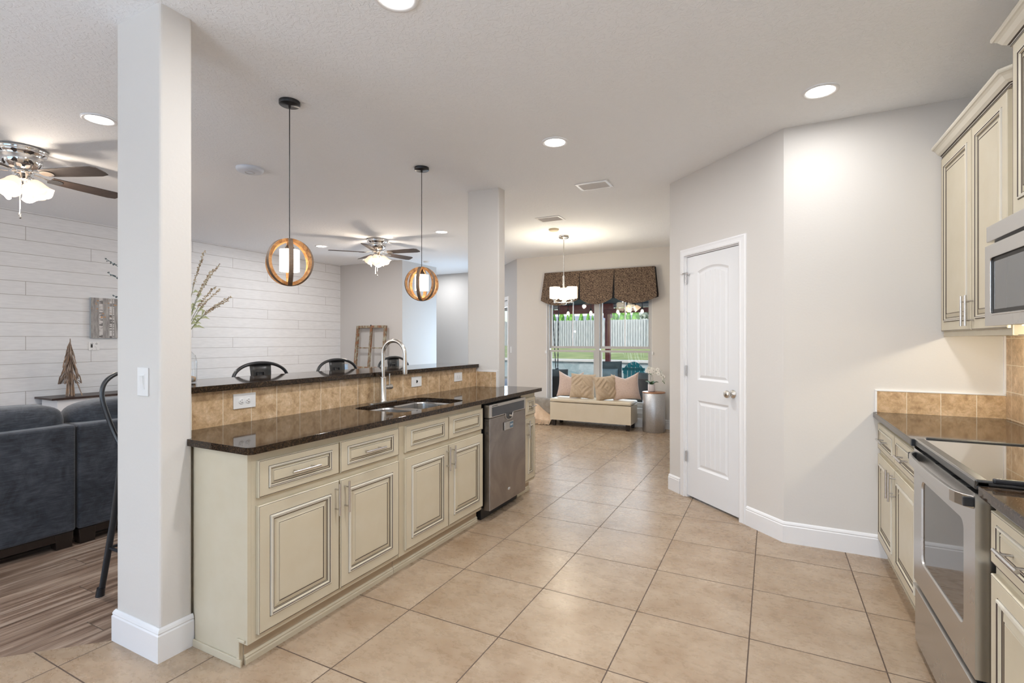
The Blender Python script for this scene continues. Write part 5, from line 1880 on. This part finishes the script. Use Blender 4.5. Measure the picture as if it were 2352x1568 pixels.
# ---------------------------------------------------------------- outdoors beyond the nook window
b = MB(); b.slab([(-40, 9.4), (30, 9.4), (30, 17.0), (-40, 17.0)], [], -.25, -.10); struct(b.build('ground_patio', 'patio'))
wall('ground_patio_near', [(-3.9, 4.0, 8.14, 9.4, -.25, -.10), (-12, -5.2, 9.25, 9.4, -.25, -.10)], 'patio')
lw = MB()
V = []; F = []
n = 20
for i in range(n + 1):
    for j in range(n + 1):
        y = 18.5 + 43 * j / n
        x = -45 + 75 * i / n
        V.append((x, y, .60 + .030 * (min(y, 33.0) - 17.2)))
for i in range(n):
    for j in range(n):
        a = i * (n + 1) + j
        F.append((a, a + n + 1, a + n + 2, a + 1))
lw.add(V, F, 0, True)
o = lw.build('lawn', 'grass'); o['kind'] = 'stuff'; tag(o, 'sunlit lawn rising behind the stone retaining wall', 'grass')
rw = thing('retaining_wall', 'curved pale flagstone retaining wall below the lawn', 'retaining wall', (-6, 17.2, -.10))
b = MB()
path = [(-22 + i * 1.5, .85 - .0015 * (i * 1.5 - 20) ** 2) for i in range(24)]
b.sweep([(0, 0), (0, .66), (-.3, .66), (-.3, 0)], [(x, y) for x, y in path], side=1); b.build('stone_face', 'stone', rw)
b = MB(); b.sweep([(.06, .66), (.06, .74), (-.36, .74), (-.36, .66)], path, side=1); b.build('cap_stones', 'cap', rw)
fe = thing('picket_fence', 'weathered grey wooden privacy fence behind the lawn', 'fence', (-7, 30.0, .99))
b = MB()
random.seed(8)
x = -11.0
while x < 11:
    w = .125
    h_ = 1.62 + random.uniform(-.015, .02)
    yy = 0
    b.add([(x, yy, 0), (x + w, yy, 0), (x + w, yy, h_ - .04), (x + w * .7, yy, h_), (x + w * .3, yy, h_), (x, yy, h_ - .04), (x, yy + .02, 0), (x + w, yy + .02, 0), (x + w, yy + .02, h_ - .04), (x + w * .7, yy + .02, h_), (x + w * .3, yy + .02, h_), (x, yy + .02, h_ - .04)],
          [(0, 1, 2, 3, 4, 5), (11, 10, 9, 8, 7, 6), (1, 7, 8, 2), (0, 5, 11, 6), (2, 8, 9, 3), (3, 9, 10, 4), (4, 10, 11, 5)])
    x += .155
x = -11.08
while x < 11:
    b.box(x, x + .125, .092, .11, .0, 1.60); x += .155
b.build('pickets', 'picket', fe)
b = MB()
for z in (.25, .85, 1.4):
    b.box(-11, 11, .055, .09, z, z + .08)
b.build('fence_rails', 'picket', fe)
def cone_tree(i, px, y, hgt, r):
    s_ = (px - 1176) / 1160.0
    d = y / (.8896 + .4567 * s_)
    x = d * (-.4567 + .8896 * s_)
    b = MB()
    random.seed(i)
    nz, ns = 14, 14
    V = []
    for a in range(nz + 1):
        u = a / nz
        for k in range(ns):
            th = 2 * PI * k / ns
            rr = r * (1 - u) ** .75 * (.85 + random.uniform(-.16, .16)) * (1 if u > .06 else .7) + .01
            V.append((rr * math.cos(th), rr * math.sin(th), hgt * u + random.uniform(-.03, .03)))
    F = [(a * ns + k, a * ns + (k + 1) % ns, (a + 1) * ns + (k + 1) % ns, (a + 1) * ns + k) for a in range(nz) for k in range(ns)]
    b.add(V, F)
    o = b.build('evergreen_tree', 'needle')
    o.location = (x, y, 1.06)
    return o
trees = [(1271, 32.0, 2.7, .42, 'evergreen at the left edge of the left window sash'), (1290, 33.4, 2.75, .46, 'tall slim evergreen behind the fence, second from the left'), (1304, 34.8, 2.3, .40, 'low evergreen between the second and fourth trees'),
         (1314, 32.0, 2.6, .48, 'evergreen just left of the left sash bar'), (1335, 33.4, 2.35, .5, 'evergreen under the red beam, right of the left sash bar'), (1351, 33.4, 2.25, .45, 'low evergreen near the window mullion'), (1361, 34.8, 2.1, .35, 'smallest evergreen at the window mullion'),
         (1405, 32.0, 2.6, .55, 'broad evergreen first in the right window sash'), (1415, 34.8, 2.7, .5, 'evergreen behind the broad one in the right sash'), (1431, 32.0, 2.8, .52, 'tall evergreen left of the right sash bar'), (1444, 33.4, 2.5, .45, 'evergreen right of the right sash bar'), (1460, 32.0, 2.6, .6, 'widest evergreen beside the pale olive tree')]
for i, (px, y, hg, r, lb) in enumerate(trees):
    tag(cone_tree(i, px, y, hg, r), lb, 'tree', 'evergreens behind the fence')
b = MB()
random.seed(40)
for k in range(70):
    a = random.uniform(0, 2 * PI); e = random.uniform(-1, 1)
    rr = 1.3
    c_ = (rr * math.sqrt(1 - e * e) * math.cos(a) * random.uniform(.5, 1), rr * math.sqrt(1 - e * e) * math.sin(a) * .7, 1.9 + rr * e * .8)
    r = random.uniform(.18, .34)
    b.lathe([(0, -r), (r * .8, -r * .5), (r, 0), (r * .7, r * .6), (0, r)], 7, 0, c_)
ot = thing('olive_tree', 'pale grey green leafy tree at the right edge of the window', 'tree', (-7.6, 36.4, 1.08))
b.build('tree_crown', 'olive', ot)
b = MB(); b.tube([(0, 0, 0), (.1, 0, 1), (0, 0, 1.9)], [.12, .09, .06], 8); b.build('trunk', 'twig', ot)
hs = thing('neighbour_house', 'grey neighbouring house with shingle roof behind the trees', 'house', (-9, 44, 1.075))
b = MB(); b.box(-14, 14, 0, 8, 0, 1.9); b.build('house_wall', 'housewall', hs)
b = MB(); b.add([(-14.5, -.6, 1.8), (14.5, -.6, 1.8), (12, 4, 2.7), (-12, 4, 2.7), (-14.5, 8.6, 1.8), (14.5, 8.6, 1.8)], [(0, 1, 2, 3), (3, 2, 5, 4), (0, 3, 4), (1, 5, 2)]); b.build('house_roof', 'houseroof', hs)

# porch roof, red beam and post, bulbs
pr_ = thing('porch_roof', 'dark beadboard porch ceiling with red beams outside the window', 'porch', (-3.5, 11.7, 0))
b = MB()
for i in range(60):
    b.box(-8 + i * .19, -8 + i * .19 + .175, -2.25, 3.44, 2.46, 2.48)
b.box(-8, 3.4, -2.25, 3.44, 2.48, 2.56)
b.build('beadboard_ceiling', 'porch', pr_)
b = MB(); b.box(-8, 3.4, 3.45, 3.55, 2.36, 2.56); b.build('fascia_board', 'plate', pr_)
b = MB(); b.add([(-2.6, 3.4, 2.30), (-.70, 3.0, 2.30), (-.70, 3.14, 2.30), (-2.6, 3.54, 2.30), (-2.6, 3.4, 2.455), (-.70, 3.0, 2.455), (-.70, 3.14, 2.455), (-2.6, 3.54, 2.455)],
                [(0, 1, 5, 4), (1, 2, 6, 5), (2, 3, 7, 6), (3, 0, 4, 7), (0, 3, 2, 1), (4, 5, 6, 7)])
b.box(-3.5, 3.4, 3.42, 3.56, 2.20, 2.34)
b.build('red_beam', 'redwood', pr_)
b = MB(); b.box(-1.045, -.905, 3.42, 3.56, -.10, 2.20); b.box(-1.085, -.865, 3.38, 3.60, 2.05, 2.20); b.build('red_post', 'redwood', pr_, .004)
for i, (px, lb) in enumerate(((1305, 'string light bulb under the porch left of the left sash bar'), (1357, 'string light bulb near the window mullion'), (1419, 'string light bulb left of the right sash bar'), (1475, 'string light bulb at the right of the window'))):
    s_ = (px - 1176) / 1160.0; y = 14.6
    d = y / (.8896 + .4567 * s_); x = d * (-.4567 + .8896 * s_)
    t = thing('string_bulb', lb, 'string light', (x, y, 2.25), 0, 'string lights under the porch')
    b = MB(); b.tube([(0, 0, .20), (0, 0, .06)], .010, 6); b.tube([(0, 0, .07), (0, 0, .0)], .028, 10); b.build('bulb_socket', 'black', t)
    b = MB(); b.lathe([(.02, 0), (.045, -.04), (.05, -.07), (.03, -.11), (0, -.12)], 14); b.build('bulb', 'bulb', t)
# outdoor ceiling fan lamp
ol = thing('outdoor_lamp', 'orange glowing outdoor ceiling fan lamp under the porch', 'lamp', (-2.62, 10.6, 2.46))
b = MB(); b.lathe([(.06, 0), (.06, -.04), (.03, -.06), (.03, -.28), (.09, -.30), (.10, -.36), (.05, -.38)], 20); b.build('lamp_body', 'gunmetal', ol)
b = MB()
for a in (0.2, 2.3, 4.4):
    mt = Matrix.Rotation(a, 4, 'Z') @ Matrix.Translation((.07, 0, -.37)) @ Matrix.Rotation(math.radians(-40), 4, 'Y')
    b.lathe([(.02, 0), (.05, -.03), (.065, -.08), (.075, -.11)], 16, 0, (0, 0, 0), True, mt, (False, False))
b.build('glass_shade', 'fanshade', ol)
light('porch_lamp', 'POINT', (-2.62, 10.6, 1.98), 6, (1, .6, .3), .05)

# Adirondack chair
ad = thing('adirondack_chair', 'teal slatted garden chair seen through the right window', 'garden chair', (-2.56, 10.45, -.10), math.radians(8))
for k in range(5):
    b = MB()
    x0 = -.217 + k * .0885; w = .080
    tp = lambda xx: 1.01 - .17 * (xx / .22) ** 2
    sp_ = 1 + .0
    f = lambda x, z: (x * (.72 + .28 * min(1, (z - .30) / .6)), .02 + (z - .3) * .33 * -1 * -1, z)
    pts = []
    for (x, z) in ((x0, .30), (x0 + w, .30), (x0 + w, tp(x0 + w)), (x0 + w * .5, tp(x0 + w * .5)), (x0, tp(x0))):
        pts.append(f(x, z))
    bk = [(x, y + .02, z) for x, y, z in pts]
    b.add(pts + bk, [(0, 1, 2, 3, 4), (9, 8, 7, 6, 5), (1, 6, 7, 2), (0, 4, 9, 5), (2, 7, 8, 3), (3, 8, 9, 4)])
    b.build('back_slat', 'tealplastic', ad)
b = MB()
b.add([f(-.24, .82), f(.24, .82), f(.24, .88), f(-.24, .88)], [(0, 1, 2, 3), (3, 2, 1, 0)])
hb = [(x, .20, .93 - .17 * (x / .22) ** 2) for x in [-.215 + .043 * i for i in range(11)]]
b.tube([(x, .262, z) for x, y, z in hb], .022, 6)
b.build('back_brace', 'tealplastic', ad)
b = MB()
for k in range(5):
    b.box(-.26, .26, -.42 + k * .085, -.345 + k * .085, .36 - .012 * k, .38 - .012 * k)
b.build('seat_slats', 'tealplastic', ad)
for s_ in (-1, 1):
    b = MB(); b.box(s_ * .34 - .07, s_ * .34 + .07, -.50, .18, .56, .585); b.build('armrest', 'tealplastic', ad, .01)
    b = MB(); b.box(s_ * .30 - .02, s_ * .30 + .02, -.46, -.38, 0, .56); b.build('leg', 'tealplastic', ad)
    b = MB(); b.add([(s_ * .29 - .015, .30, 0), (s_ * .29 + .015, .30, 0), (s_ * .29 + .015, .40, 0), (s_ * .29 - .015, .40, 0), (s_ * .29 - .015, -.40, .30), (s_ * .29 + .015, -.40, .30), (s_ * .29 + .015, -.40, .40), (s_ * .29 - .015, -.40, .40)],
                    [(0, 1, 5, 4), (1, 2, 6, 5), (2, 3, 7, 6), (3, 0, 4, 7), (0, 3, 2, 1), (4, 5, 6, 7)]); b.build('leg', 'tealplastic', ad)
# outdoor sofa seen from behind
os_ = thing('outdoor_sofa', 'dark wicker outdoor sofa standing right outside the window', 'outdoor sofa', (-2.8, 8.95, -.10))
b = MB(); b.box(-1.15, 1.15, -.33, -.23, .05, .80); b.box(-1.15, 1.15, -.23, .45, .05, .40); b.build('wicker_frame', 'wicker', os_, .02)
for s_ in (-1, 1):
    b = MB(); b.box(s_ * 1.08 - .06, s_ * 1.08 + .06, -.23, .45, .40, .64); b.build('armrest', 'wicker', os_, .02)
b = MB(); soft_box(b, 0, .12, .46, .98, .30, .07, .25); b.build('seat_cushion', 'greycush', os_)
for nm, lb, m_, sz, loc, rt in (('outdoor_cushion', 'charcoal cushion leaning on the outdoor sofa, tallest behind the mullion', 'greycush', .46, (-2.62, 9.00, .53), (math.radians(6), 0, .1)),
                                ('outdoor_cushion', 'smaller light blue cushion in front of the charcoal outdoor cushion', 'bluecush', .36, (-2.60, 8.84, .50), (math.radians(4), 0, .05)),
                                ('outdoor_cushion', 'dark cushion on the outdoor sofa at the left of the window', 'greycush', .42, (-3.62, 9.0, .40), (math.radians(6), 0, 0)),
                                ('outdoor_cushion', 'dark cushion on the outdoor sofa behind the orchid', 'greycush', .40, (-1.95, 9.0, .40), (math.radians(6), 0, 0))):
    cushion(nm, lb, m_, sz, sz, .14, loc, rt, 'cushions on the outdoor sofa', .04)
# porch swing chains at the left
sw = thing('porch_swing', 'dark chains and arm of a porch swing at the left of the window', 'swing', (-5.72, 14.0, 0))
for dx, dx2 in ((-.10, .0), (.10, .06)):
    b = MB()
    p0, p1 = Vector((dx, 0, 2.45)), Vector((dx2, 0, .46))
    n = 26
    b.tube([p0.lerp(p1, i / n) for i in range(n + 1)], [.010 if i % 2 else .018 for i in range(n + 1)], 6)
    b.build('chain', 'rope', sw)
b = MB(); b.tube([(.08, 0, .52), (-.25, 0, .36)], .03, 8); b.box(-1.3, -.1, -.2, .25, .26, .31); b.build('swing_seat', 'rope', sw)
